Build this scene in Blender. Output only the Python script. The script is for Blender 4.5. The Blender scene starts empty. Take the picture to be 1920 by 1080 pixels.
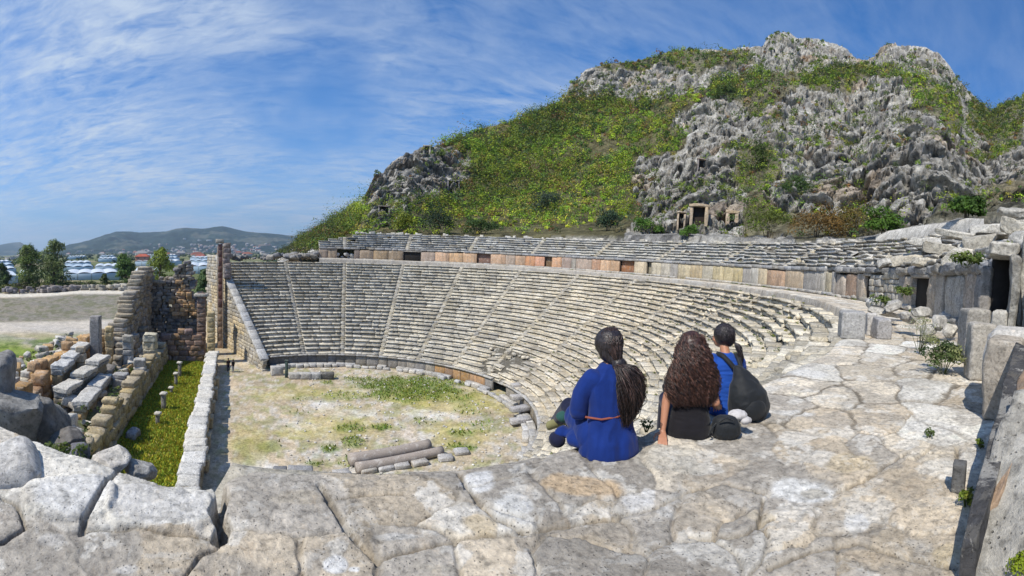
import bpy, bmesh, math, random
import numpy as np
from mathutils import Vector, Matrix, noise as mnoise
from mathutils.bvhtree import BVHTree
PI = math.pi
random.seed(7); RNG = np.random.RandomState(11)
S = bpy.context.scene
COL = S.collection
# ---------------------------------------------------------------- camera (a phone panorama: central cylindrical projection)
F = 800.0; EYE = 1.4; CY = 39.0; YC = 530.0          # px per radian, eye height, distance to the orchestra centre, row of the optical axis
A0 = (400 - 645) / F; TILT = math.atan(60 / F)
AC = (960 - 645) / F
fwd = Vector((math.sin(AC), math.cos(AC), 0)); rgt = Vector((math.cos(AC), -math.sin(AC), 0)); upv = Vector((0, 0, 1))
RT = Matrix.Rotation(-TILT, 3, Vector((math.cos(A0), -math.sin(A0), 0)))
fwd, rgt, upv = RT @ fwd, RT @ rgt, RT @ upv
cam = bpy.data.cameras.new('camera'); cam.type = 'PANO'; cam.panorama_type = 'CENTRAL_CYLINDRICAL'
cam.central_cylindrical_range_u_min = -960 / F; cam.central_cylindrical_range_u_max = 960 / F
cam.central_cylindrical_range_v_min = -(1080 - YC) / F; cam.central_cylindrical_range_v_max = YC / F
cam.clip_start = 0.05; cam.clip_end = 40000
camo = bpy.data.objects.new('camera', cam); COL.objects.link(camo)
camo.matrix_world = Matrix(((rgt.x, upv.x, -fwd.x, 0), (rgt.y, upv.y, -fwd.y, 0), (rgt.z, upv.z, -fwd.z, EYE), (0, 0, 0, 1)))
S.camera = camo
# ---------------------------------------------------------------- sky and sun
SUN_AZ = -2.0; SUN_EL = math.radians(50)
S.view_settings.view_transform = 'Standard'; S.view_settings.look = 'None'; S.view_settings.exposure = 0.10; S.view_settings.gamma = 1
W = bpy.data.worlds.new('World'); S.world = W; W.use_nodes = True
wt = W.node_tree; wt.nodes.clear()
def N(t, typ, **kw):
    n = t.nodes.new(typ)
    for k, v in kw.items():
        if k == 'inp':
            for a, b in v.items(): n.inputs[a].default_value = b
        else: setattr(n, k, v)
    return n
def math_n(t, op, a, b=None, clamp=False):
    n = t.nodes.new('ShaderNodeMath'); n.operation = op; n.use_clamp = clamp
    for i, v in enumerate((a, b)):
        if v is None: continue
        if isinstance(v, (int, float)): n.inputs[i].default_value = v
        else: t.links.new(v, n.inputs[i])
    return n.outputs[0]
def ramp(t, src, stops, interp='LINEAR'):
    n = t.nodes.new('ShaderNodeValToRGB'); n.color_ramp.interpolation = interp
    el = n.color_ramp.elements
    while len(el) < len(stops): el.new(0.5)
    for e, (p, c) in zip(el, stops):
        e.position = p; e.color = (c, c, c, 1) if isinstance(c, (int, float)) else (*c, 1)
    t.links.new(src, n.inputs[0]); return n.outputs[0]
def mixc(t, fac, a, b, mode='MIX'):
    n = t.nodes.new('ShaderNodeMix'); n.data_type = 'RGBA'; n.blend_type = mode
    for i, v in ((0, fac), (6, a), (7, b)):
        if isinstance(v, (int, float)): n.inputs[i].default_value = v
        elif isinstance(v, tuple): n.inputs[i].default_value = (*v, 1) if len(v) == 3 else v
        else: t.links.new(v, n.inputs[i])
    return n.outputs[2]
sky = N(wt, 'ShaderNodeTexSky', sky_type='NISHITA', sun_disc=False, sun_elevation=SUN_EL, sun_rotation=SUN_AZ, air_density=1.0, dust_density=0.35, ozone_density=4.0)
tc = N(wt, 'ShaderNodeTexCoord'); sep = N(wt, 'ShaderNodeSeparateXYZ'); wt.links.new(tc.outputs['Generated'], sep.inputs[0])
zz = math_n(wt, 'MAXIMUM', sep.outputs[2], 0.0)
zd = math_n(wt, 'ADD', zz, 0.10)
cmb = N(wt, 'ShaderNodeCombineXYZ')
wt.links.new(math_n(wt, 'DIVIDE', sep.outputs[0], zd), cmb.inputs[0]); wt.links.new(math_n(wt, 'DIVIDE', sep.outputs[1], zd), cmb.inputs[1])
def cloud(rotz, scale, sc, det, dist, lo, hi, loc=(0, 0, 0), rough=0.55):
    m = N(wt, 'ShaderNodeMapping'); m.inputs['Rotation'].default_value = (0, 0, rotz); m.inputs['Scale'].default_value = scale; m.inputs['Location'].default_value = loc
    wt.links.new(cmb.outputs[0], m.inputs[0])
    n = N(wt, 'ShaderNodeTexNoise', inp={'Scale': sc, 'Detail': det, 'Distortion': dist, 'Roughness': rough}); wt.links.new(m.outputs[0], n.inputs[0])
    return ramp(wt, n.outputs[0], [(lo, 0.0), (hi, 1.0)])
big = cloud(0.5, (1, 1, 1), 0.60, 4, 0.4, 0.31, 0.56, (3.1, 0.4, 0))
wisp = cloud(0.95, (0.9, 1.7, 1), 1.9, 8, 0.8, 0.32, 0.62, (1.0, 2.0, 0), 0.62)
rip = cloud(-0.35, (1.0, 2.2, 1), 6.5, 5, 0.7, 0.36, 0.62, (4, 1, 0), 0.6)
cl = math_n(wt, 'MULTIPLY', big, math_n(wt, 'ADD', math_n(wt, 'MULTIPLY', wisp, 0.62), math_n(wt, 'MULTIPLY', rip, 0.45)))
thin = math_n(wt, 'MULTIPLY', wisp, 0.07)
# clouds gather over the plain to the left (real position in the sky), clear over the mountain
dirn = N(wt, 'ShaderNodeVectorMath', operation='DOT_PRODUCT'); wt.links.new(tc.outputs['Generated'], dirn.inputs[0]); dirn.inputs[1].default_value = (math.sin(-0.75), math.cos(-0.75), 0)
side = ramp(wt, dirn.outputs['Value'], [(0.05, 0.18), (0.85, 1.0)])
clf = math_n(wt, 'MINIMUM', math_n(wt, 'ADD', math_n(wt, 'MULTIPLY', cl, side), thin), 0.93)
hz = ramp(wt, zz, [(0.0, 0.85), (0.05, 0.60), (0.16, 0.26), (0.4, 0.0)])
skyc = mixc(wt, 1.0, sky.outputs[0], (0.30, 1.06, 1.72), 'MULTIPLY')
c1 = mixc(wt, math_n(wt, 'MULTIPLY', hz, side), skyc, (4.2, 5.6, 7.4))
c2 = mixc(wt, clf, c1, (6.3, 7.4, 9.0))
bg = N(wt, 'ShaderNodeBackground'); bg.inputs[1].default_value = 0.088; wt.links.new(c2, bg.inputs[0])
wo = N(wt, 'ShaderNodeOutputWorld'); wt.links.new(bg.outputs[0], wo.inputs[0])
sl = bpy.data.lights.new('sun', 'SUN'); sl.energy = 5.0; sl.angle = math.radians(0.55); sl.color = (1.0, 0.935, 0.82)
slo = bpy.data.objects.new('sun', sl); COL.objects.link(slo)
sd = Vector((math.sin(SUN_AZ) * math.cos(SUN_EL), math.cos(SUN_AZ) * math.cos(SUN_EL), math.sin(SUN_EL)))
slo.rotation_euler = sd.to_track_quat('Z', 'Y').to_euler(); slo.location = sd * 60
# ---------------------------------------------------------------- where things are
def ray(px, py):
    u = (px - 960) / F; v = (YC - py) / F
    return (rgt * math.sin(u) + upv * v + fwd * math.cos(u)).normalized()
def on_z(px, py, z):
    d = ray(px, py); t = (z - EYE) / d.z; return Vector((d.x * t, d.y * t, z))
def at_d(px, py, D):
    d = ray(px, py); t = D / math.hypot(d.x, d.y); return Vector((d.x * t, d.y * t, EYE + d.z * t))
def to_px(P):                                       # arrays or a vector -> px, py of the photograph (used to plan where plants grow)
    P = np.atleast_2d(np.asarray(P, float)); Q = P - np.array([0, 0, EYE])
    x = Q @ np.array(rgt); y = Q @ np.array(upv); z = Q @ np.array(fwd)
    return 960 + F * np.arctan2(x, z), YC - F * y / np.maximum(np.hypot(x, z), 1e-6)
def pol(r, ph, z=0.0): return Vector((r * math.sin(ph), CY + r * math.cos(ph), z))
def phi_px(px, R):                                   # angle round the orchestra where the bearing px meets the circle R
    a = math.atan2(ray(px, 480).x, ray(px, 480).y)
    D = CY * math.cos(a) + math.sqrt(max(R * R - (CY * math.sin(a)) ** 2, 0)); return math.atan2(D * math.sin(a), D * math.cos(a) - CY)
AS = -0.256
def st(l, s, z=0.0):                                 # stage building frame: l to the right, s along the stage
    return Vector((l * math.cos(AS) + s * math.sin(AS), -l * math.sin(AS) + s * math.cos(AS), z))
# ---------------------------------------------------------------- noise (numpy)
def _h(ix, iy, iz, seed):
    h = (ix.astype(np.int64) * 374761393 + iy.astype(np.int64) * 668265263 + iz.astype(np.int64) * 2147483647 + seed * 974634777) & 0xffffffff
    h = ((h ^ (h >> 13)) * 1274126177) & 0xffffffff
    return ((h ^ (h >> 16)) & 0xffffff) / float(0xffffff)
def vn(x, y, z=None, seed=0):
    x = np.asarray(x, float); y = np.asarray(y, float); z = np.zeros_like(x) if z is None else np.asarray(z, float)
    ix, iy, iz = np.floor(x), np.floor(y), np.floor(z); fx, fy, fz = x - ix, y - iy, z - iz
    fx = fx * fx * (3 - 2 * fx); fy = fy * fy * (3 - 2 * fy); fz = fz * fz * (3 - 2 * fz); r = 0
    for a in (0, 1):
        for b in (0, 1):
            for c in (0, 1):
                r = r + _h(ix + a, iy + b, iz + c, seed) * (fx if a else 1 - fx) * (fy if b else 1 - fy) * (fz if c else 1 - fz)
    return r * 2 - 1
def fbm(x, y, z=None, o=4, seed=0, g=0.5):
    a = 1.0; s = 0; t = 0
    for i in range(o):
        s = s + a * vn(x * 2 ** i, y * 2 ** i, None if z is None else z * 2 ** i, seed + i * 7); t += a; a *= g
    return s / t
def cells(x, y, z, seed=0):
    """random value and edge distance of the nearest Voronoi cell (fractured rock)"""
    ix, iy, iz = np.floor(x), np.floor(y), np.floor(z); F1 = np.full(x.shape, 9.0); F2 = np.full(x.shape, 9.0); v = np.zeros(x.shape)
    for a in (-1, 0, 1):
        for b in (-1, 0, 1):
            for c in (-1, 0, 1):
                jx, jy, jz = ix + a, iy + b, iz + c; d = (jx + _h(jx, jy, jz, seed) - x) ** 2 + (jy + _h(jx, jy, jz, seed + 1) - y) ** 2 + (jz + _h(jx, jy, jz, seed + 2) - z) ** 2; r = _h(jx, jy, jz, seed + 3)
                m = d < F1; F2 = np.where(m, F1, np.minimum(F2, d)); v = np.where(m, r, v); F1 = np.where(m, d, F1)
    return v, np.sqrt(F2) - np.sqrt(F1)
def sst(x, a, b):
    t = np.clip((x - a) / (b - a), 0, 1); return t * t * (3 - 2 * t)
# ---------------------------------------------------------------- mesh helper
def link(o, parent=None):
    COL.objects.link(o)
    if parent is not None: o.parent = parent
    return o
def mesh_obj(name, V, Fc, mat, col=None, parent=None, smooth=False):
    me = bpy.data.meshes.new(name)
    V = np.asarray(V, np.float32).reshape(-1, 3)
    if isinstance(Fc, np.ndarray) and Fc.ndim == 2:
        n, k = Fc.shape; me.vertices.add(len(V)); me.vertices.foreach_set('co', V.ravel())
        keep = np.ones((n, k), bool)
        if k == 4: keep[:, 3] = Fc[:, 3] != Fc[:, 0]
        cnt = keep.sum(1); lv = Fc[keep].astype(np.int32); stt = np.concatenate([[0], np.cumsum(cnt)[:-1]]).astype(np.int32)
        me.loops.add(len(lv)); me.loops.foreach_set('vertex_index', lv); me.polygons.add(n); me.polygons.foreach_set('loop_start', stt)
        me.update(calc_edges=True)
    else: me.from_pydata(V.tolist(), [], [list(f) for f in Fc])
    if col is not None:
        c = np.ones((len(V), 4), np.float32); c[:, :3] = np.asarray(col, np.float32).reshape(-1, 3)
        me.color_attributes.new('Col', 'FLOAT_COLOR', 'POINT').data.foreach_set('color', c.ravel())
    me.materials.append(mat)
    if smooth: me.polygons.foreach_set('use_smooth', np.ones(len(me.polygons), bool))
    me.update(); return link(bpy.data.objects.new(name, me), parent)
def empty(name, loc=(0, 0, 0), rz=0):
    o = bpy.data.objects.new(name, None); COL.objects.link(o); o.location = loc; o.rotation_euler = (0, 0, rz); o.empty_display_size = .2; return o
def tag(o, label=None, cat=None, group=None, kind=None):
    if label: o['label'] = label
    if cat: o['category'] = cat
    if group: o['group'] = group
    if kind: o['kind'] = kind
    return o
# surface of a 4x4x4 lattice = a block with worn edges
_g = np.array([-.5, -.5, .5, .5])
def _template(n):
    idx = {}; V = []; Fq = []
    def vid(i, j, k):
        if (i, j, k) not in idx: idx[(i, j, k)] = len(V); V.append((i, j, k))
        return idx[(i, j, k)]
    m = n - 1
    for a in range(m):
        for b in range(m):
            Fq += [(vid(a, b, 0), vid(a, b + 1, 0), vid(a + 1, b + 1, 0), vid(a + 1, b, 0)), (vid(a, b, m), vid(a + 1, b, m), vid(a + 1, b + 1, m), vid(a, b + 1, m)),
                   (vid(a, 0, b), vid(a + 1, 0, b), vid(a + 1, 0, b + 1), vid(a, 0, b + 1)), (vid(a, m, b), vid(a, m, b + 1), vid(a + 1, m, b + 1), vid(a + 1, m, b)),
                   (vid(0, a, b), vid(0, a, b + 1), vid(0, a + 1, b + 1), vid(0, a + 1, b)), (vid(m, a, b), vid(m, a + 1, b), vid(m, a + 1, b + 1), vid(m, a, b + 1))]
    return np.array(V), np.array(Fq)
TPL = {n: _template(n) for n in (4, 6, 9, 14, 24)}
class MB:
    def __init__(s): s.V = []; s.F = []; s.C = []; s.n = 0
    def add(s, V, Fq, col):
        V = np.asarray(V, float); s.V.append(V); s.F.append(np.asarray(Fq) + s.n); s.n += len(V)
        c = np.asarray(col, float); s.C.append(np.broadcast_to(c, (len(V), 3)) if c.ndim == 1 else c)
    def block(s, c, size, R=None, col=(.4, .38, .35), rough=0.02, n=4, bev=0.035, seed=None, freq=1.7, round_=0.0, cuts=0):
        T, Fq = TPL[n]; size = np.array(size, float); h = size / 2
        b = min(bev, 0.3 * size.min())
        if n == 4: P = np.zeros((4, 3)); P[0] = -h; P[1] = -h + b; P[2] = h - b; P[3] = h
        else:
            t = np.linspace(0, 1, n - 2); P = np.zeros((n, 3)); P[0] = -h; P[-1] = h; P[1:-1] = (-h + b) + t[:, None] * (2 * (h - b))
        V = np.stack([P[T[:, k], k] for k in range(3)], 1)
        e = (T == 0).astype(int) + (T == n - 1).astype(int); cnt = e.sum(1)
        V = np.where((e > 0) & (cnt[:, None] >= 2), V - np.sign(V) * b * .55, V)
        if round_ > 0:
            q = V / h; L = np.maximum(np.linalg.norm(q, axis=1, keepdims=True), 1e-6); V = V * (1 - round_) + (q / L * h * 1.15) * round_
        sd_ = random.random() * 900 if seed is None else seed
        if cuts:
            for _ in range(cuts):
                nn = np.random.RandomState(int(random.random() * 1e9)).normal(size=3) / size; nn /= np.linalg.norm(nn); pr = V @ nn; mx_ = np.percentile(pr, 99); V = V - np.maximum(pr - mx_ * random.uniform(.62, .9), 0)[:, None] * nn
        if rough > 0:
            fq = freq
            d = np.stack([fbm(V[:, 0] * fq + sd_, V[:, 1] * fq + 31 * k, V[:, 2] * fq + sd_ * .3, o=3 if n < 14 else 5, seed=k) for k in range(3)], 1)
            V = V + d * rough * 2
        if R is not None: V = V @ np.array(R).T
        s.add(V + np.array(c), Fq, col)
    def build(s, name, mat, parent=None, smooth=False):
        return mesh_obj(name, np.concatenate(s.V), np.concatenate(s.F), mat, np.concatenate(s.C), parent, smooth)
def Rz(a): return np.array([[math.cos(a), -math.sin(a), 0], [math.sin(a), math.cos(a), 0], [0, 0, 1]])
def Reul(x, y, z): return np.array(Matrix.Rotation(z, 3, 'Z') @ Matrix.Rotation(y, 3, 'Y') @ Matrix.Rotation(x, 3, 'X'))
def jit(c, v=.06, warm=.02):
    k = 1 + random.uniform(-v, v) * 1.6; w = random.uniform(-warm, warm)
    return (max(c[0] * k + w, .01), max(c[1] * k + w * .3, .01), max(c[2] * k - w, .01))
def tube(mb, pts, rad, col, n=6, close=True):
    pts = [Vector(p) for p in pts]; V = []; Fq = []
    for i, p in enumerate(pts):
        t = (pts[min(i + 1, len(pts) - 1)] - pts[max(i - 1, 0)]).normalized()
        a = t.orthogonal().normalized() if i == 0 else (a - t * a.dot(t)).normalized()
        b = t.cross(a); r = rad[i] if hasattr(rad, '__len__') else rad
        for k in range(n):
            q = 2 * PI * k / n; V.append(p + (a * math.cos(q) + b * math.sin(q)) * r)
        if i:
            for k in range(n): Fq.append(((i - 1) * n + k, (i - 1) * n + (k + 1) % n, i * n + (k + 1) % n, i * n + k))
    V += [pts[0], pts[-1]]; m = len(V)
    for k in range(n):
        Fq.append((m - 2, (k + 1) % n, k, m - 2)); Fq.append((m - 1, (len(pts) - 1) * n + k, (len(pts) - 1) * n + (k + 1) % n, m - 1))
    mb.add([list(v) for v in V], Fq[:-2 * n] if not close else Fq, col)
# ---------------------------------------------------------------- materials
def new_mat(name, rough=.85, spec=.25):
    m = bpy.data.materials.new(name); m.use_nodes = True; t = m.node_tree; b = t.nodes['Principled BSDF']
    b.inputs['Roughness'].default_value = rough; b.inputs['Specular IOR Level'].default_value = spec; return m, t, b
def noise_n(t, vec, scale, det=5, rough=.6, dist=0.0):
    n = N(t, 'ShaderNodeTexNoise', inp={'Scale': scale, 'Detail': det, 'Roughness': rough, 'Distortion': dist}); t.links.new(vec, n.inputs['Vector']); return n.outputs[0]
def stone_mat(name, sc=1.0, stain=.5, speck=.5, bump=.5, bumpd=.03, lichen=.25, streak=0.0, grey=(.17, .165, .155), white=.3):
    m, t, b = new_mat(name, .92, .15)
    at = N(t, 'ShaderNodeAttribute', attribute_name='Col'); tcn = N(t, 'ShaderNodeTexCoord'); oi = N(t, 'ShaderNodeObjectInfo')
    va = N(t, 'ShaderNodeVectorMath', operation='ADD'); t.links.new(tcn.outputs['Object'], va.inputs[0]); sc_ = N(t, 'ShaderNodeVectorMath', operation='SCALE'); t.links.new(oi.outputs['Location'], sc_.inputs[0]); sc_.inputs[3].default_value = .37; t.links.new(sc_.outputs[0], va.inputs[1])
    vec = va.outputs[0]; base = at.outputs['Color']
    n1 = noise_n(t, vec, .6 * sc, 6, .65, .5); n2 = noise_n(t, vec, 3.0 * sc, 9, .74, .3); n4 = noise_n(t, vec, 8.5 * sc, 7, .72, .2); n6 = noise_n(t, vec, 1.7 * sc, 9, .72, .6)
    base = mixc(t, math_n(t, 'MULTIPLY', ramp(t, n1, [(.40, 0.0), (.60, 1.0)]), stain), base, mixc(t, 1.0, base, (.60, .595, .58), 'MULTIPLY'))
    base = mixc(t, speck, base, mixc(t, 1.0, base, ramp(t, n4, [(.36, .42), (.46, .85), (.54, 1.05), (.66, 1.38)]), 'MULTIPLY'))
    base = mixc(t, math_n(t, 'MULTIPLY', ramp(t, n2, [(.535, 0.0), (.575, 1.0)]), lichen), base, grey)
    base = mixc(t, math_n(t, 'MULTIPLY', ramp(t, n6, [(.555, 0.0), (.60, 1.0)]), white), base, (.74, .72, .67))
    base = mixc(t, math_n(t, 'MULTIPLY', ramp(t, n6, [(.36, 1.0), (.41, 0.0)]), lichen * .55), base, mixc(t, 1.0, base, (1.12, .88, .62), 'MULTIPLY'))
    if streak > 0:
        mp = N(t, 'ShaderNodeMapping'); mp.inputs['Scale'].default_value = (2.6, 2.6, .5); t.links.new(vec, mp.inputs[0])
        f5 = ramp(t, noise_n(t, mp.outputs[0], 1.0, 7, .68, .5), [(.47, 0.0), (.60, 1.0)])
        base = mixc(t, math_n(t, 'MULTIPLY', f5, streak), base, (.13, .12, .105))
    vo = N(t, 'ShaderNodeTexVoronoi', inp={'Scale': 17 * sc}); t.links.new(vec, vo.inputs['Vector'])
    pm = ramp(t, n6, [(.42, 0.0), (.5, 1.0)]); pit = math_n(t, 'MULTIPLY', ramp(t, vo.outputs['Distance'], [(.10, 1.0), (.20, 0.0)]), pm)
    base = mixc(t, math_n(t, 'MULTIPLY', pit, .7 * speck), base, (.07, .065, .055))
    t.links.new(base, b.inputs['Base Color'])
    hsum = math_n(t, 'ADD', math_n(t, 'MULTIPLY', n2, 1.3), math_n(t, 'SUBTRACT', math_n(t, 'MULTIPLY', n4, .8), math_n(t, 'MULTIPLY', pit, .35)))
    bp = N(t, 'ShaderNodeBump', inp={'Strength': bump, 'Distance': bumpd}); t.links.new(hsum, bp.inputs['Height']); t.links.new(bp.outputs[0], b.inputs['Normal'])
    return m
M = {}
M['seat'] = stone_mat('weathered_limestone', .75, .35, .8, .6, .06, .42, 0.0, white=.35)
M['seat_near'] = stone_mat('pitted_limestone', 1.25, .4, .85, .9, .05, .36, 0.0, white=.3)
M['wall'] = stone_mat('wall_limestone', 1.5, .5, .8, .7, .03, .38, .40, white=.2)
M['ruin'] = stone_mat('ruin_limestone', .8, .4, .8, .7, .06, .35, .15, white=.2)
M['pave'] = stone_mat('pavement_stone', 2.2, .30, .75, .9, .022, .30, 0.0, (.22, .205, .18), white=.28)
def leaf_mat(name, hue=1.0, tr=.25):
    m, t, b = new_mat(name, .6, .25)
    at = N(t, 'ShaderNodeAttribute', attribute_name='Col'); t.links.new(at.outputs['Color'], b.inputs['Base Color'])
    tl = N(t, 'ShaderNodeBsdfTranslucent'); t.links.new(at.outputs['Color'], tl.inputs[0])
    mx = N(t, 'ShaderNodeMixShader'); mx.inputs[0].default_value = tr; t.links.new(b.outputs[0], mx.inputs[1]); t.links.new(tl.outputs[0], mx.inputs[2])
    t.links.new(mx.outputs[0], t.nodes['Material Output'].inputs[0]); return m
M['leaf'] = leaf_mat('foliage'); M['bark'] = stone_mat('bark', 2, .3, .5, .6, .02, .2, .3)
def plain(name, c, rough=.7, spec=.3, bumpsc=0, bs=.3):
    m, t, b = new_mat(name, rough, spec); tcn = N(t, 'ShaderNodeTexCoord')
    n = noise_n(t, tcn.outputs['Object'], bumpsc or 8, 4, .6)
    t.links.new(mixc(t, 1.0, c, ramp(t, n, [(.3, .75), (.7, 1.2)]), 'MULTIPLY'), b.inputs['Base Color'])
    if bumpsc:
        bp = N(t, 'ShaderNodeBump', inp={'Strength': bs, 'Distance': .01}); t.links.new(n, bp.inputs['Height']); t.links.new(bp.outputs[0], b.inputs['Normal'])
    return m
USE_HAZE = True
# ================================================================ ground sheet (orchestra floor, stage corridor, plain)
ZO = -13.9
def ground_z(x, y):
    l = x * math.cos(AS) - y * math.sin(AS); s = x * math.sin(AS) + y * math.cos(AS); D = np.hypot(x, y)
    z = ZO + 1.7 * sst(D, 95, 140) * sst(-l, 12, 30) + .5 * sst(-l, 12, 30) * fbm(x * .05, y * .05, o=3, seed=3)
    z = z + .05 * fbm(x * .8, y * .8, o=3, seed=5) + .25 * sst(D, 60, 120) * fbm(x * .1, y * .1, o=3, seed=8)
    return z
def ell(x, y, spots):
    m = np.zeros_like(x)
    nx = fbm(x * .9, y * .9, o=3, seed=21) * .45
    for (px, py, wx, wy, k) in spots:
        c = on_z(px, py, ZO); L = math.hypot(c.x, c.y); rx = wx / F * L; ry = wy / F * L * L / (EYE - ZO)
        a = math.atan2(c.x, c.y); dx = (x - c.x) * math.cos(a) - (y - c.y) * math.sin(a); dy = (x - c.x) * math.sin(a) + (y - c.y) * math.cos(a)
        q = np.sqrt((dx / rx) ** 2 + (dy / ry) ** 2) + nx; m = np.maximum(m, k * (1 - sst(q, .55, 1.15)))
    return m
GR = [(770, 728, 115, 26, .95), (830, 715, 60, 12, .6), (680, 712, 50, 6, .7), (545, 722, 14, 6, .8), (615, 718, 16, 5, .8), (660, 802, 45, 10, .8), (715, 802, 24, 8, .95), (662, 830, 28, 16, .8),
      (620, 842, 22, 7, .95), (590, 868, 26, 8, .8), (660, 858, 20, 6, .85), (745, 838, 16, 8, .5), (865, 812, 34, 9, .7), (870, 838, 34, 7, 1), (690, 852, 12, 6, .9), (560, 775, 30, 6, .3), (880, 770, 40, 14, .35),
      (530, 800, 12, 4, .5), (655, 870, 30, 8, .4), (480, 745, 30, 6, .2), (645, 742, 60, 8, .45), (505, 838, 40, 12, .35), (455, 850, 20, 30, .35), (850, 745, 50, 10, .5), (560, 748, 40, 6, .35), (900, 800, 30, 16, .4), (790, 790, 40, 8, .3)]
YE = [(840, 752, 130, 26, .9), (640, 800, 110, 26, .6), (860, 815, 70, 30, .7), (590, 735, 120, 16, .5), (790, 745, 100, 20, .8), (520, 740, 70, 14, .4), (560, 812, 60, 14, .6), (470, 830, 40, 40, .6), (640, 770, 80, 12, .3), (900, 735, 50, 18, .4)]
WH = [(605, 762, 40, 14, .9), (655, 775, 50, 10, .8), (815, 775, 60, 14, .8), (480, 880, 70, 18, .8), (610, 850, 50, 16, .5), (780, 818, 60, 12, .5), (550, 800, 60, 12, .6), (700, 880, 60, 10, .5), (860, 760, 50, 10, .6)]
def ground_col(x, y):
    l = x * math.cos(AS) - y * math.sin(AS); D = np.hypot(x, y); n = len(x)
    c = np.tile(np.array([.45, .375, .265]), (n, 1)); v = fbm(x * .35, y * .35, o=4, seed=2)[:, None]; c = c * (1 + .35 * v)
    def mx(c, m, k): m = np.clip(m, 0, 1)[:, None]; return c * (1 - m) + np.array(k) * m
    orch = sst(l, -2.0, -1.0) * (D < 70)
    fine = fbm(x * 2.2, y * 2.2, o=4, seed=12)
    c = mx(c, orch * .75 * sst(fine, .0, .2), (.50, .465, .41))
    c = mx(c, orch * .6 * sst(fbm(x * 1.1, y * 1.1, o=4, seed=15), .08, .3), (.24, .25, .09))
    c = mx(c, orch * ell(x, y, WH) * (.55 + .5 * fine), (.74, .73, .71)); c = mx(c, orch * ell(x, y, YE) * .8, (.40, .35, .09)); c = mx(c, orch * ell(x, y, GR) * .85, (.14, .20, .035)); c = mx(c, orch * .28 * sst(fbm(x * .5, y * .5, o=4, seed=18), .12, .3), (.52, .38, .26))
    cor = sst(l, -9.6, -9.2) * (1 - sst(l, -3.6, -3.2)) * (D < 66)
    c = mx(c, cor * .96, (.30, .34, .04)); c = mx(c, cor * .8 * sst(fine, -.05, .35), (.14, .22, .025)); c = mx(c, cor * .75 * sst(fbm(x * .7, y * .7, o=3, seed=33), .0, .3), (.40, .33, .14))
    # plain to the left
    left = sst(-l, 14, 20)
    c = mx(c, left * .75 * sst(fbm(x * .09, y * .3, o=4, seed=40), -.15, .25), (.34, .32, .29))
    g1 = left * (1 - sst(D, 66, 84)) * sst(-l, 21, 24)
    c = mx(c, g1 * .95 * sst(fbm(x * .25, y * .25, o=4, seed=44), -.6, -.1), (.19, .25, .045)); c = mx(c, g1 * .8 * sst(fbm(x * .5, y * .5, o=4, seed=45), .05, .3), (.07, .13, .02))
    emb = left * sst(D, 92, 98) * (1 - sst(D, 132, 137)); c = mx(c, emb * .8, (.20, .185, .155)); c = mx(c, emb * .6 * sst(fbm(x * .6, y * .6, o=4, seed=48), -.05, .25), (.13, .14, .07))
    c = mx(c, left * sst(D, 78, 84) * (1 - sst(D, 92, 98)) * .7, (.52, .48, .43))
    c = mx(c, left * sst(D, 135, 138) * (1 - sst(D, 147, 150)) * .95, (.62, .57, .48))
    far = sst(D, 150, 155); c = mx(c, far, (.13, .15, .06)); c = mx(c, far * sst(fbm(x * .02, y * .02, o=3, seed=50), 0, .3), (.25, .22, .13))
    return np.clip(c, .01, .9)
def polar_sheet(az, rad):
    A, R = np.meshgrid(az, rad); x = (R * np.sin(A)).ravel(); y = (R * np.cos(A)).ravel(); n, m = R.shape
    i = np.arange((n - 1) * m).reshape(n - 1, m)[:, :-1].ravel(); return x, y, np.stack([i, i + 1, i + m + 1, i + m], 1)
az = np.concatenate([np.linspace(-PI, -.95, 30)[:-1], np.linspace(-.95, .85, 620), np.linspace(.85, PI, 40)[1:]])
rad = 14 * 1.0137 ** np.arange(0, 500)
x, y, fq = polar_sheet(az, rad); z = ground_z(x, y)
mg, t, b = new_mat('earth_and_grass', .95, .1)
at = N(t, 'ShaderNodeAttribute', attribute_name='Col'); tcn = N(t, 'ShaderNodeTexCoord'); nn = noise_n(t, tcn.outputs['Object'], 5, 6, .75); n2 = noise_n(t, tcn.outputs['Object'], .9, 6, .7)
t.links.new(mixc(t, 1.0, mixc(t, 1.0, at.outputs['Color'], ramp(t, nn, [(.3, .45), (.5, 1.0), (.72, 1.45)]), 'MULTIPLY'), ramp(t, n2, [(.3, .7), (.7, 1.3)]), 'MULTIPLY'), b.inputs['Base Color'])
bp = N(t, 'ShaderNodeBump', inp={'Strength': .6, 'Distance': .08}); t.links.new(nn, bp.inputs['Height']); t.links.new(bp.outputs[0], b.inputs['Normal'])
tag(mesh_obj('ground', np.stack([x, y, z], 1), fq, mg, ground_col(x, y), smooth=True), kind='structure')

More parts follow.
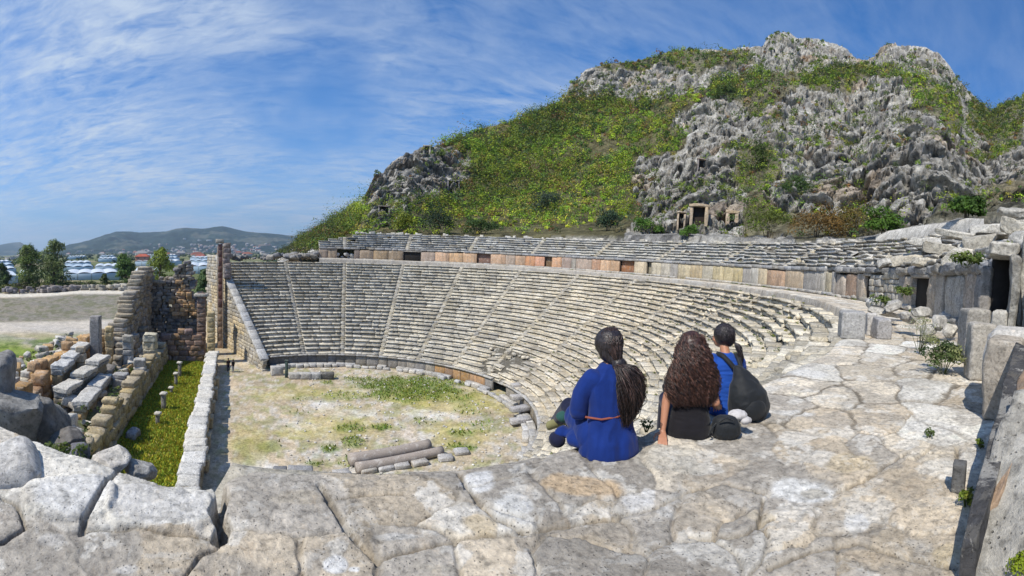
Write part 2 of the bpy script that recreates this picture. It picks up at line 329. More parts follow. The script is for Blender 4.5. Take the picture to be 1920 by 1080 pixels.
# ================================================================ far hills
mh, t, b = new_mat('far_hillside', .95, .1)
at = N(t, 'ShaderNodeAttribute', attribute_name='Col'); tcn = N(t, 'ShaderNodeTexCoord'); nn = noise_n(t, tcn.outputs['Object'], .02, 6, .75)
t.links.new(mixc(t, 1.0, at.outputs['Color'], ramp(t, nn, [(.3, .5), (.5, 1.0), (.7, 1.5)]), 'MULTIPLY'), b.inputs['Base Color'])
def far_hill(name, sil, Db, Dr, rows=60, amp=12):
    P = np.array(sil, float); pxs = np.arange(P[0, 0], P[-1, 0] + .1, 2.0); top = np.interp(pxs, P[:, 0], P[:, 1])
    V = []; K = rows
    for k in range(K + 8):
        tt = min(k / K, 1.0); back = max(k - K, 0) / 8
        for i, px in enumerate(pxs):
            d = ray(px, top[i]); el = d.z / math.hypot(d.x, d.y); D = Db + (Dr - Db) * tt + back * 1500
            zt = EYE + el * (Dr); z = -12 + (zt + 12) * (tt ** 1.2) * (1 - back)
            V.append((d.x / math.hypot(d.x, d.y) * D, d.y / math.hypot(d.x, d.y) * D, z))
    V = np.array(V); m = len(pxs)
    tt = np.repeat(np.minimum(np.arange(K + 8) / K, 1), m); w = np.sin(np.clip(tt, 0, 1) * PI) ** .5
    V[:, 2] += amp * 2.2 * fbm(V[:, 0] * .004, V[:, 1] * .004, o=5, seed=60) * w + amp * .35 * fbm(V[:, 0] * .02, V[:, 1] * .02, o=3, seed=61) * (.3 + w)
    i = np.arange((K + 7) * m).reshape(K + 7, m)[:, :-1].ravel(); Fq = np.stack([i, i + 1, i + m + 1, i + m], 1)
    nz = fbm(V[:, 0] * .006, V[:, 1] * .006, o=4, seed=64)[:, None]; c = np.array([.030, .048, .040]) * (1 + .6 * nz); q = sst(nz, .15, .35) * .3
    c = c * (1 - q) + np.array([.22, .19, .14]) * q
    return tag(mesh_obj(name, V, Fq, mh, np.clip(c, .02, .5), smooth=True), kind='structure')
far_hill('hills', [(-120, 470), (-60, 462), (0, 459), (22, 455), (38, 454), (52, 462), (75, 472), (95, 478), (120, 478)], 5200, 6500, 30, 6)
HILL = far_hill('hills', [(95, 478), (110, 466), (130, 458), (150, 455), (178, 447), (200, 440), (218, 434), (245, 434), (262, 436), (310, 434), (330, 429), (345, 427), (380, 429), (400, 426), (418, 424), (440, 429), (460, 434), (500, 437), (540, 441), (600, 447), (680, 452), (760, 455)], 2600, 4200, 70, 26)

# ================================================================ mountain behind the theatre
R_RIM = 45.75
SIL = np.array([(520, 478), (545, 462), (575, 440), (600, 424), (640, 403), (668, 386), (682, 362), (700, 330), (728, 306), (750, 290), (790, 274), (830, 266), (852, 256), (900, 238), (960, 223), (1000, 206), (1030, 190), (1045, 176), (1052, 152), (1080, 128),
    (1120, 116), (1160, 112), (1200, 104), (1222, 96), (1250, 90), (1290, 88), (1330, 90), (1370, 86), (1402, 82), (1412, 62), (1428, 54), (1448, 56), (1462, 66), (1500, 70), (1530, 76), (1560, 90), (1580, 106), (1598, 110), (1612, 102), (1622, 84), (1648, 74), (1668, 82), (1690, 80), (1712, 84),
    (1745, 108), (1772, 145), (1800, 172), (1822, 190), (1838, 206), (1852, 196), (1880, 186), (1920, 174), (1980, 150), (2060, 140), (2150, 150), (2300, 200)], float)
BASE_Y = np.array([(520, 490), (600, 470), (660, 446), (800, 442), (1000, 440), (1300, 442), (1450, 450), (1640, 446), (1700, 430), (1800, 410), (1920, 396), (2300, 380)], float)
DRG = np.array([(520, 420), (600, 380), (655, 330), (680, 150), (760, 170), (900, 230), (1050, 260), (1250, 290), (1430, 270), (1580, 275), (1660, 240), (1760, 230), (1840, 300), (1920, 280), (2300, 260)], float)
EXPN = np.array([(520, 1.0), (660, 1.6), (760, 1.5), (860, .95), (1100, .95), (1200, 1.2), (1300, 1.9), (1500, 2.0), (1700, 2.0), (1900, 1.7), (2300, 1.5)], float)
pxs = np.arange(520, 2300, 2.6); K = 300; m = len(pxs); nb = 14
V = np.zeros((K + nb, m, 3)); TT = np.zeros((K + nb, m)); PX = np.tile(pxs, (K + nb, 1))
dd0 = [ray(p, 480) for p in pxs]
for i, px in enumerate(pxs):
    a = math.atan2(dd0[i].x, dd0[i].y); sy = np.interp(px, SIL[:, 0], SIL[:, 1]); by = np.interp(px, BASE_Y[:, 0], BASE_Y[:, 1])
    D0 = CY * math.cos(a) + math.sqrt(max(R_RIM ** 2 - (CY * math.sin(a)) ** 2, 4)) + .4
    Dr = max(np.interp(px, DRG[:, 0], DRG[:, 1]), D0 + 30); ex = np.interp(px, EXPN[:, 0], EXPN[:, 1])
    eb = ray(px, by); eb = eb.z / math.hypot(eb.x, eb.y); es = ray(px, sy); es = es.z / math.hypot(es.x, es.y)
    zb = EYE + eb * D0 - .35
    for k in range(K + nb):
        t = min(k / K, 1.0); e = eb + (es - eb) * t; D = D0 + (Dr - D0) * (.10 * min(t * 12, 1) + .90 * t ** ex)
        if px > 1150: e = eb + (es - eb) * (t if t > .04 else t * .5)
        z = EYE + e * D
        if k == 0: z = min(zb, 4.95) if px > 610 else zb
        if k >= K: D = Dr + (k - K + 1) * 9; z = EYE + es * Dr - 4.5 * (k - K + 1) ** 1.35
        V[k, i] = (math.sin(a) * D, math.cos(a) * D, z); TT[k, i] = t
# cliff mask in plan of the photograph: 1 = bare rock, 0 = green slope
def inpoly(px, py, poly):
    inside = np.zeros(px.shape, bool); n = len(poly)
    for i in range(n):
        x1, y1 = poly[i]; x2, y2 = poly[(i + 1) % n]
        c = ((y1 > py) != (y2 > py)); xi = (x2 - x1) * (py - y1) / ((y2 - y1) + 1e-9) + x1; inside ^= c & (px < xi)
    return inside
GREEN = [(560, 460), (640, 395), (680, 385), (680, 440), (730, 425), (760, 390), (850, 370), (880, 330), (900, 300), (850, 275), (790, 268), (900, 232), (1000, 203), (1030, 192), (1050, 184), (1110, 178), (1300, 182), (1340, 150), (1400, 170), (1310, 190), (1270, 210), (1255, 240), (1290, 262), (1275, 300), (1200, 300), (1185, 350), (1195, 400), (1180, 445), (560, 470)]
GREEN2 = [(1340, 150), (1420, 130), (1470, 135), (1560, 140), (1620, 120), (1680, 125), (1760, 150), (1800, 190), (1790, 250), (1730, 200), (1690, 150), (1610, 150), (1590, 185), (1500, 170), (1440, 190), (1430, 230), (1400, 210), (1370, 190)]
GREEN3 = [(1100, 118), (1200, 108), (1250, 92), (1400, 88), (1410, 115), (1300, 140), (1240, 125), (1100, 135)]
GREEN4 = [(1385, 265), (1445, 270), (1460, 330), (1430, 360), (1460, 400), (1690, 400), (1720, 440), (1380, 450), (1400, 390), (1380, 330)]
GREEN5 = [(1780, 370), (1850, 360), (1920, 330), (1920, 400), (1800, 410), (1740, 420), (1730, 400)]
GREEN6 = [(1820, 200), (1920, 180), (1920, 270), (1860, 290), (1800, 230)]
def greenness(px, py):
    px = px + 22 * fbm(px * .02, py * .02, o=3, seed=71); py = py + 14 * fbm(px * .02, py * .02, o=3, seed=72); g = np.zeros(px.shape)
    for k, P in ((.97, GREEN), (.85, GREEN2), (.8, GREEN3), (.85, GREEN4), (.7, GREEN5), (.75, GREEN6)): g = np.maximum(g, k * inpoly(px, py, P))
    return g
Vf = V.reshape(-1, 3); qx, qy = to_px(Vf); GN = greenness(qx, qy); TF = TT.ravel()
X, Y, Z = Vf[:, 0], Vf[:, 1], Vf[:, 2]
rock = 1 - GN; h = np.hypot(X, Y); ux, uy = X / h, Y / h
edge = sst(TF, 0.0, .06)
r1 = fbm(X * .035, Y * .035, Z * .04, o=4, seed=80); r2 = 1 - np.abs(fbm(X * .085, Y * .085, Z * .07, o=4, seed=81)) * 2; r3 = 1 - 2 * np.abs(fbm(X * .26, Y * .26, Z * .22, o=3, seed=83, g=.6))
r5 = 1 - 2 * np.abs(fbm(X * .9, Y * .9, Z * .5, o=3, seed=84, g=.6)); st_ = np.floor(Z / 5.5 + 1.2 * r1) ; lay = (Z / 5.5 + 1.2 * r1 - st_); fz = 1 - 2 * np.abs(fbm(X * .13, Y * .13, Z * .022, o=3, seed=87)); wq = fbm(X * .08, Y * .08, Z * .08, o=3, seed=77) * 1.2; c1_, e1_ = cells(X / 9 + wq, Y / 9 + wq, Z / 13, 5); c2_, e2_ = cells(X / 3.6 + wq, Y / 3.6, Z / 5 + wq, 9); c3_, e3_ = cells(X / 1.7, Y / 1.7 + wq, Z / 2.2, 14); crag = (r2 - .6) * 2.6 + (c1_ - .5) * 4.0 + (c2_ - .5) * 2.0 + (c3_ - .5) * .8 + (r5 - .6) * .5 - 3.2 * sst(fz, .78, .96) - 1.4 * (1 - sst(e1_, 0, .12)) - .7 * (1 - sst(e2_, 0, .12)) - (sst(lay, .0, .75) - .5) * 1.6 * sst(fbm(X * .05, Y * .05, Z * .05, o=2, seed=86), -.2, .2)
disp = edge * (r1 * 6 + rock * crag + (1 - rock) * (r2 - .6) * 1.6)
tip = 1 - .75 * sst(TF, .96, 1.0)
Xd = X - ux * disp * tip; Yd = Y - uy * disp * tip; Zd = Z + edge * (rock * (crag * .30) + .8 * vn(X * .2, Y * .2, Z * .2, 88)) * (.3 + .7 * tip)
MV = np.stack([Xd, Yd, Zd], 1); i = np.arange((K + nb - 1) * m).reshape(K + nb - 1, m)[:, :-1].ravel(); MF = np.stack([i, i + 1, i + m + 1, i + m], 1)
cv = fbm(X * .12, Y * .12, Z * .05, o=4, seed=90); rk = np.tile(np.array([.48, .46, .42]), (len(X), 1)) * (1 + .45 * cv[:, None])
wm = sst(fbm(X * .06, Y * .06, Z * .05, o=3, seed=92), .28, .42)[:, None] * .55; rk = rk * (1 - wm) + np.array([.46, .34, .23]) * wm
cr = sst(-(r3 - .25), 0, .5)[:, None] * .25; rk = rk * (1 - cr) + np.array([.13, .125, .11]) * cr
gs = np.array([.15, .135, .065]) * (1 + .5 * cv[:, None]); MC = rk * (1 - GN[:, None]) + gs * GN[:, None]
mm, t, b = new_mat('mountain_rock', .95, .12)
at = N(t, 'ShaderNodeAttribute', attribute_name='Col'); tcn = N(t, 'ShaderNodeTexCoord'); vec = tcn.outputs['Object']
mp = N(t, 'ShaderNodeMapping'); mp.inputs['Scale'].default_value = (1, 1, .7); t.links.new(vec, mp.inputs[0]); vec = mp.outputs[0]
n1 = noise_n(t, vec, .55, 7, .75, .3); n2 = noise_n(t, vec, .13, 6, .7, .5); n3 = noise_n(t, vec, 1.8, 4, .7)
bc = mixc(t, 1.0, at.outputs['Color'], ramp(t, n1, [(.34, .22), (.43, .68), (.52, 1.0), (.60, 1.25), (.70, 1.6)]), 'MULTIPLY')
bc = mixc(t, ramp(t, n2, [(.50, 0.0), (.58, .75)]), bc, mixc(t, 1.0, bc, (.55, .55, .58), 'MULTIPLY'))  # crevice shadow put into the rock colour as broad darker patches
bc = mixc(t, ramp(t, n3, [(.58, 0.0), (.68, .5)]), bc, (.07, .09, .03))
mp2 = N(t, 'ShaderNodeMapping'); mp2.inputs['Scale'].default_value = (1, 1, .12); t.links.new(tcn.outputs['Object'], mp2.inputs[0]); n5 = noise_n(t, mp2.outputs[0], .22, 6, .65, .6); n6 = noise_n(t, mp2.outputs[0], .09, 5, .6, 1.0)
bc = mixc(t, ramp(t, n5, [(.52, 0.0), (.60, .7)]), bc, mixc(t, 1.0, bc, (.36, .37, .40), 'MULTIPLY'))
bc = mixc(t, ramp(t, n6, [(.60, 0.0), (.68, .45)]), bc, mixc(t, 1.0, bc, (1.35, .95, .62), 'MULTIPLY'))
t.links.new(bc, b.inputs['Base Color'])
bp = N(t, 'ShaderNodeBump', inp={'Strength': 1.0, 'Distance': 1.2}); t.links.new(math_n(t, 'ADD', n1, math_n(t, 'MULTIPLY', n3, .35)), bp.inputs['Height']); t.links.new(bp.outputs[0], b.inputs['Normal'])
tag(mesh_obj('mountain', MV, MF, mm, np.clip(MC, .01, .8)), kind='structure')
MBVH = BVHTree.FromPolygons([Vector(v) for v in MV], [tuple(int(q) for q in f) for f in MF])
def hit_mountain(px, py):
    d = ray(px, py); r = MBVH.ray_cast(Vector((0, 0, EYE)), d); return r[0], r[1]

# ---- scrub: many leaf clumps, one mass nobody could count
def leaf_cloud(cent, rad_, n, size, cols, up=.25, flat=.75, seed=0):
    """n leaf quads round each centre. cent (k,3), rad_ (k,), cols (k,3) -> V, F, C"""
    rg = np.random.RandomState(seed); k = len(cent); T = k * n
    d = rg.normal(size=(k, n, 3)); d /= np.linalg.norm(d, axis=2, keepdims=True); d[:, :, 2] = np.where(d[:, :, 2] < -.35, -d[:, :, 2], d[:, :, 2])
    rr = rg.uniform(.55, 1.0, (k, n, 1)); lump = 1 + .28 * np.sin(d[:, :, :1] * 5 + cent[:, None, :1]) * np.cos(d[:, :, 1:2] * 4 + cent[:, None, 1:2])
    P = cent[:, None, :] + d * rr * lump * rad_[:, None, None] * np.array([1, 1, flat]); P = P.reshape(T, 3)
    nrm = d.reshape(T, 3) * 1.0 + rg.normal(size=(T, 3)) * .42; nrm[:, 2] += up; nrm /= np.linalg.norm(nrm, axis=1, keepdims=True)
    a = np.cross(nrm, rg.normal(size=(T, 3))); a /= np.linalg.norm(a, axis=1, keepdims=True); b_ = np.cross(nrm, a)
    s = (np.repeat(size if hasattr(size, '__len__') else np.full(k, size), n) * rg.uniform(.6, 1.3, T))[:, None]
    V = np.stack([P - a * s, P - b_ * s * .6, P + a * s, P + b_ * s * .6], 1).reshape(-1, 3)
    Fq = np.arange(T * 4).reshape(T, 4); C = np.repeat(cols, n, axis=0) * rg.uniform(.78, 1.25, (T, 1)); C = np.repeat(C, 4, axis=0)
    return V, Fq, np.clip(C, .005, .8)
PAL = np.array([(.23, .34, .022), (.30, .36, .028), (.14, .24, .022), (.055, .11, .025), (.30, .26, .05), (.09, .14, .06)])
rg = np.random.RandomState(5); good = np.where((TF > .004) & (TF < 1.0))[0]
dens = (GN ** 1.2 * (.25 + 1.1 * sst(fbm(X * .04, Y * .04, Z * .04, o=4, seed=96), -.30, .15)) + .09) ; patch = sst(fbm(X * .05, Y * .05, Z * .05, o=4, seed=95), -.05, .25) * .85 * (1 - GN)
area_w = h ** 1.6 / 100 ** 1.6
wgt = (dens + patch) * area_w; wgt = wgt[good] / wgt[good].sum()
pick = rg.choice(good, 9000, replace=False, p=wgt)
cent = MV[pick].copy(); sz = np.clip(rg.gamma(1.7, .62, len(pick)), .3, 3.6) * (1.10 + h[pick] / 300) * (.60 + .50 * GN[pick]); cent[:, 2] += sz * .25
pi = np.clip((rg.beta(1.6, 2.2, len(pick)) * 6).astype(int), 0, 5)
pc = PAL[pi]; big_n = fbm(cent[:, 0] * .02, cent[:, 1] * .02, o=3, seed=97); pc = pc * (1 + .6 * big_n[:, None])
ck = (1 - GN[pick])[:, None] * .55; pc = pc * (1 - ck) + np.array([.11, .13, .04]) * ck
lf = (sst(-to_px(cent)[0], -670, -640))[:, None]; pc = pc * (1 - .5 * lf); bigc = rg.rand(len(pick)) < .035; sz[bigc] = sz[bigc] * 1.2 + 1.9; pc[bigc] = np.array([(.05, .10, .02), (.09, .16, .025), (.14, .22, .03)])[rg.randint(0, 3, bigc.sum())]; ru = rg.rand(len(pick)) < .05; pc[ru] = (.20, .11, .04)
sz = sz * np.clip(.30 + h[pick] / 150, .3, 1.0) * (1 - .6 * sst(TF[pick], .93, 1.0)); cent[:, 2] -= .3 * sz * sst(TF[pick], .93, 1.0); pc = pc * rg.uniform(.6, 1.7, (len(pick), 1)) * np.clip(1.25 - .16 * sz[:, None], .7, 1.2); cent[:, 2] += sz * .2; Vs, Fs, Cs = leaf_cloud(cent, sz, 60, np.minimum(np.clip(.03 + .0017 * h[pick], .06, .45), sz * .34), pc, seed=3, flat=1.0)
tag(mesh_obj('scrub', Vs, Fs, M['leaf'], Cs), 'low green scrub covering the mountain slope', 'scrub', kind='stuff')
# ---- shrubs one can tell apart
def shrub(name, px, py, wpx, hpx, col, label, n=2600, dist=None, group=None):
    """a bush whose foot shows at px,py; wpx wide, hpx tall in the photograph"""
    if dist is None:
        hit, _ = hit_mountain(px, py - 2); D = math.hypot(hit.x, hit.y) if hit else 100
    else: D = dist
    base = at_d(px, py, D); sc = D / F; w, hh = wpx * sc / 2, hpx * sc
    root = empty(name, base); tag(root, label, 'shrub', group)
    k = 13; rg_ = np.random.RandomState(int(px)); cc = rg_.uniform(-1, 1, (k, 3)) * np.array([w * .62, w * .5, hh * .28]) + np.array([0, 0, hh * .55]); cc[:, 2] -= np.abs(cc[:, 0]) / w * hh * .22
    a = math.atan2(base.x, base.y); R = Rz(-a); cc = cc @ R.T
    V, Fq, C = leaf_cloud(cc, np.full(k, min(w * .62, hh * .46) if w < hh * 1.6 else hh * .5) * rg_.uniform(.75, 1.1, k), n // k, max(.13, .0014 * D + .04), np.tile(np.array(col), (k, 1)) * rg_.uniform(.75, 1.3, (k, 1)), seed=int(px))
    mesh_obj('foliage', V, Fq, M['leaf'], C, root)
    mb = MB()
    for j in range(4):
        q = rg_.uniform(-.5, .5, 2) * w * .5; tube(mb, [(q[0] * .3, q[1] * .3, -.3), (q[0], q[1], hh * .5)], [.08, .03], (.12, .09, .06), 5)
    mb.build('stem', M['bark'], root); return root
SH = [(820, 441, 74, 56, (.028, .048, .022), 'big dark green round bush above the far seats at the slope foot'),
      (1215, 440, 104, 34, (.06, .13, .015), 'long bright green bush at the rock foot left of the tall tomb opening'),
      (1140, 435, 60, 46, (.05, .085, .045), 'grey green bush left of the long bright green bush'),
      (1292, 444, 36, 22, (.07, .14, .02), 'small green bush just in front of the dark tomb opening'),
      (1440, 447, 100, 56, (.11, .14, .025), 'mixed yellow green shrub between the tomb facade and the rusty shrub'),
      (1530, 447, 110, 66, (.17, .10, .025), 'rusty orange shrub at the foot of the cliff'),
      (1600, 447, 100, 72, (.16, .12, .028), 'large olive and orange shrub left of the bright green one'),
      (1655, 444, 76, 58, (.065, .13, .015), 'bright green rounded shrub beside the pale rubble bank'),
      (1812, 412, 70, 46, (.06, .12, .018), 'green bush above the ruined upper seats at right'),
      (1415, 330, 62, 68, (.065, .10, .02), 'large dark bush growing halfway up the cliff'),
      (1492, 372, 66, 42, (.05, .095, .02), 'dark green bush on the lower cliff above the rusty shrub'),
      (760, 438, 60, 34, (.17, .20, .02), 'yellow green bush left of the big dark round bush'),
      (1015, 405, 80, 44, (.05, .075, .045), 'grey leafless looking bush in the middle of the green slope'),
      (905, 441, 90, 30, (.05, .09, .02), 'low dark hedge like bush right of the big dark round bush'),
      (1360, 190, 44, 34, (.07, .11, .02), 'green bush on the upper slope below the left summit')]
for q in SH: shrub('shrub', *q, group='shrubs at the mountain foot')
# ---- rock cut tombs
def tomb(px, py0, py1, wpx, label, frame=1.0, sink=0.0, colr=(.50, .39, .27)):
    hit, nrm = hit_mountain(px, (py0 + py1) / 2)
    for dx in (-wpx * .4, wpx * .4):
        h2, _ = hit_mountain(px + dx, (py0 + py1) / 2)
        if h2 and hit and h2.xy.length < hit.xy.length: hit = h2
    D = math.hypot(hit.x, hit.y) - .6 + sink; sc = D / F
    b0 = at_d(px, py1, D); w = wpx * sc; hh = (py1 - py0) * sc; root = empty('rock_tomb', b0, -math.atan2(b0.x, b0.y)); tag(root, label, 'tomb', 'tombs cut into the cliff')
    dk = plain('painted_tomb_shade', (.030, .022, .018), .95)
    mb = MB(); jw = .28 * w * frame
    for sgn in (-1, 1): mb.block((sgn * (w / 2 + jw / 2), .8, hh / 2), (jw, 2.4, hh * 1.02), None, jit(colr), .12, 6)
    mb.block((0, .8, hh + jw * .35), (w + 2 * jw + .3, 2.6, jw * .8), None, jit(colr), .15, 6); mb.build('frame', M['ruin'], root)
    m2 = MB(); m2.block((0, 1.2, hh / 2), (w * 1.02, .6, hh), None, (.03, .02, .02), .03); m2.build('doorway', dk, root)  # near-black block in the opening: the hollow's shade as colour
tomb(1308, 388, 441, 22, 'tall dark tomb doorway cut in the cliff foot above the seats')
tomb(1317, 300, 332, 17, 'small dark tomb niche high in the cliff above the tall doorway', .5, colr=(.30, .25, .22))
tomb(1372, 400, 424, 10, 'pale tomb front with small opening right of the tall doorway', 2.4)
tomb(1276, 400, 432, 9, 'narrow pale tomb front left of the tall doorway', 1.2)
tomb(720, 388, 408, 16, 'dark tomb hollow above the lowest carved front of the left outcrop', .5, 1.3, colr=(.30, .26, .24))
tomb(800, 275, 292, 8, 'pale tomb blocks at the top of the left outcrop', 1.2, .8, colr=(.52, .48, .42))
tomb(850, 340, 356, 18, 'grey ledge tomb at the right side of the left outcrop', .5, 1.3, colr=(.27, .25, .25))

# low dry stone edging on the rim behind the upper seats
rim = empty('rim_wall', pol(46.4, .6, 5.0)); tag(rim, 'broken low edging of pale stones along the top rim behind the upper seats', 'wall'); mb = MB(); p = .05
while p < 2.3:
    L = random.uniform(.4, 1.3); 
    if random.random() < .62 + .3 * math.sin(p * 9): s_ = random.uniform(.25, .6); mb.block(pol(46.2 + random.gauss(0, .15), p, 5.15 + s_ * .3), (L, .5, s_), Rz(-p) @ Reul(random.gauss(0, .1), random.gauss(0, .1), 0), jit((.52, .49, .43), .12), .06, 4, .05)
    p += L / 46
o = mb.build('stones', M['seat'], rim); o.matrix_parent_inverse = Matrix.Translation(-rim.location)
# ================================================================ the cavea
R0, RE, RW = 18.0, 36.3, 40.1; NR = 27; DR = (RE - R0) / NR; DZ = .452; DL = .2875; SW = .42
PHE = -.604; PHN = 3.168
def seat_col(ph, i=13):
    a = float(sst(np.array(ph), .5, 1.9)); b = float(sst(np.array(ph), 1.7, 2.6))
    c0 = np.array((.50, .475, .425)) * (1 - a) + np.array((.57, .52, .44)) * a; c = c0 * (1 - b) + np.array((.62, .58, .50)) * b
    return jit(c * np.array((1.03, 1.0, .93)), .20, .015)
def ruin(ph): return .10 + .50 * float(sst(np.array(ph), 1.15, 2.1)) * (1 - .8 * float(sst(np.array(ph), 2.88, 2.98)))
def seat_block(mb, r, dr, zt, dz, pa, pb, ru, col, near=False):
    nseg = 7 if near else 3; L = (pb - pa) * r
    prof = [(.12, -dz - .04), (.11, -.27), (.24, -.25), (.24, -.13), (-.04, -.12), (-.05, -.015), (.02, 0), (dr * .55, .0), (dr + .14, -.01)]
    if near: prof = [(.11, -dz - .04), (.10, -.30), (.20, -.26), (.20, -.15), (-.02, -.13), (-.04, -.07), (-.03, -.01), (.06, 0), (dr * .3, .0), (dr * .6, .0), (dr * .85, 0), (dr + .14, -.02)]
    P = np.array(prof); k = len(P); t = np.linspace(0, 1, nseg + 1); g = min(.014 / max(r, 1), (pb - pa) * .1)
    PH = pa + g + (pb - pa - 2 * g) * t; jr = random.gauss(0, .035 + .06 * ru); jz = random.gauss(0, .012 + .045 * ru); sk = random.gauss(0, .015 + .10 * ru); tl = random.gauss(0, .01 + .06 * ru)
    rr = r + P[None, :, 0] + jr + (t[:, None] - .5) * sk; zz_ = zt + P[None, :, 1] + jz + (t[:, None] - .5) * tl; PP = PH[:, None] + 0 * rr
    x = rr * np.sin(PP); y = CY + rr * np.cos(PP); q = random.random() * 99; am = .012 + .05 * ru
    V = np.stack([x, y, zz_], 2).reshape(-1, 3); V[:, 2] += am * fbm(V[:, 0] * 2.2 + q, V[:, 1] * 2.2, V[:, 2] * 2, o=3, seed=1); rj = am * fbm(V[:, 0] * 2.5 + q, V[:, 1] * 2.5, V[:, 2] * 3, o=3, seed=4)
    V[:, 0] += rj * np.sin(PP).ravel(); V[:, 1] += rj * np.cos(PP).ravel()
    F_ = [(a * k + b, a * k + b + 1, (a + 1) * k + b + 1, (a + 1) * k + b) for a in range(nseg) for b in range(k - 1)]
    nv = len(V); V = np.vstack([V, V[[0, k - 1]].mean(0), V[[nseg * k, nseg * k + k - 1]].mean(0)])
    for b in range(0, k - 1): F_.append((nv, b + 1, b, nv)); F_.append((nv + 1, nseg * k + b, nseg * k + b + 1, nv + 1))
    mb.add(V, F_, col)
def bed(mb, r0, n, dr, z0, dz, pa, pb, col):
    V = []; Fq = []; m = 9
    for i in range(n + 1):
        for j in range(m): p = pa + (pb - pa) * j / (m - 1); q = pol(r0 + i * dr + .1, p, z0 + i * dz - .12 - dz); V.append(tuple(q))
    for i in range(n):
        for j in range(m - 1): Fq.append((i * m + j, i * m + j + 1, (i + 1) * m + j + 1, (i + 1) * m + j))
    mb.add(V, Fq, col)
TRI = None
def tier(name, r0, n, dr, ztop_first, dz, k0, k1, pA, pB, label, sw, mat, missing=0.0, extra_ruin=0.0, maxrow=None):
    root = empty(name, pol(r0, 0, ztop_first)); Minv = root.location.copy(); tag(root, label, 'seating')
    def part(mb, nm, m_):
        o = mb.build(nm, m_, root); o.matrix_parent_inverse = Matrix.Translation(-Minv); return o
    edges = [pA] + [k * DL for k in range(k0, k1 + 1) if pA + .05 < k * DL < pB - .05] + [pB]
    for w in range(len(edges) - 1):
        a, b = edges[w], edges[w + 1]; mb = MB(); mid = (a + b) / 2; bed(mb, r0, n if not (maxrow and a < .1) else 2, dr, ztop_first + dz * 0, dz, a, b, (.12, .11, .09))
        for i in range(n):
            r = r0 + i * dr; z = ztop_first + i * dz; sa = a + (sw / r if w > 0 else 0); sb = b - (sw / r if w < len(edges) - 2 else 0)
            p = sa
            while p < sb - .001:
                L = random.uniform(.7, 2.3) / r * (1 - .3 * ruin(p)); e = p + L
                if e > sb - .4 / r: e = sb
                ru = min(1, ruin((p + e) / 2) + extra_ruin * random.random())
                dist = (pol(r, p) - Vector((0, 0, 0))).length; near = dist < 22
                skip = random.random() < missing + .09 * (ru ** 2)
                if 1.02 < p < 1.30 and i < 6 and n > 20: skip = random.random() < .55; ru = 1
                if maxrow and i > maxrow(p): p = e; continue
                if not skip: seat_block(mb, r, dr, z, dz, p, e, ru, seat_col((p + e) / 2) if n > 20 else jit((.46, .445, .41) if p < 1.9 else (.52, .495, .45), .24), near)
                elif random.random() < .6 and ru > .5:
                    for _ in range(random.randint(1, 3)):
                        s_ = random.uniform(.18, .5); q = pol(r + random.uniform(.1, .5), p + L * random.random(), z - .3 + s_ * .3)
                        mb.block(q, (s_ * 1.4, s_, s_ * .7), Reul(random.uniform(-.4, .4), random.uniform(-.4, .4), random.random() * 3), seat_col(p), .05, 4, .06)
                p = e
        part(mb, 'seating_wedge', mat if mid < 2.0 else M['seat_near'])
    for w in range(1, len(edges) - 1):
        c = edges[w]; mb = MB()
        for i in range(2 * n):
            r = r0 + i * dr / 2; z = ztop_first - dz + (i + 1) * dz / 2
            if maxrow and i / 2 > maxrow(c): continue
            ru = ruin(c); q = pol(r + dr / 2 + .0, c, z - dz * .55)
            mb.block(q + Vector((0, 0, random.gauss(0, .01 + .03 * ru))), (2 * sw * .97, dr * 1.05, dz * 1.1), Rz(-c) @ Reul(random.gauss(0, .02 * ru + .01), random.gauss(0, .03 * ru + .01), random.gauss(0, .04 * ru)), jit(np.array(seat_col(c)) * .74, .12), .012 + .02 * ru, 4, .03)
        part(mb, 'stairway', mat if c < 2.0 else M['seat_near'])
    return root
tier('lower_seating_tier', R0, NR, DR, -DZ * NR, DZ, -2, 11, PHE, PHN, 'big curved lower tier of weathered grey stone seats stepping down to the orchestra', .30, M['seat'])
TOPZ = 2.35
tier('upper_seating_tier', RW + .15, 7, .80, TOPZ + .25, .43, 0, 11, phi_px(598, RW), 3.32, 'curved upper tier of ruined grey seats above the orange panelled terrace wall', .34, M['seat'], .03, .35, maxrow=lambda p: 7 if p > .12 else 2.2 + 5 * (p + .11) / .23 + random.uniform(-.5, .5))
# near end wall under the photographer's left
ne = empty('end_wall', pol(R0, 3.2, ZO)); tag(ne, 'rough end wall of the near seating falling away below the walkway at the left', 'wall'); mb = MB()
for r in np.arange(R0 - .6, RE + 1.6, 1.5):
    z = ZO - .2; zs = min(-DZ * (NR - (r + .75 - R0) / DR) - 1.1, -1.25)
    while z < zs - .3:
        h_ = min(random.uniform(.9, 1.3), zs - z)
        for p_ in (.5, 1.55, 2.6): mb.block(pol(r + .75, 3.168 + p_ / max(r, 20) * .9, z + h_ / 2), (1.05, 1.48, h_ * .98), Rz(-3.2), jit((.42, .39, .34), .15), .05, 4, .05)
        z += h_
o = mb.build('masonry', M['ruin'], ne); o.matrix_parent_inverse = Matrix.Translation(-ne.location)
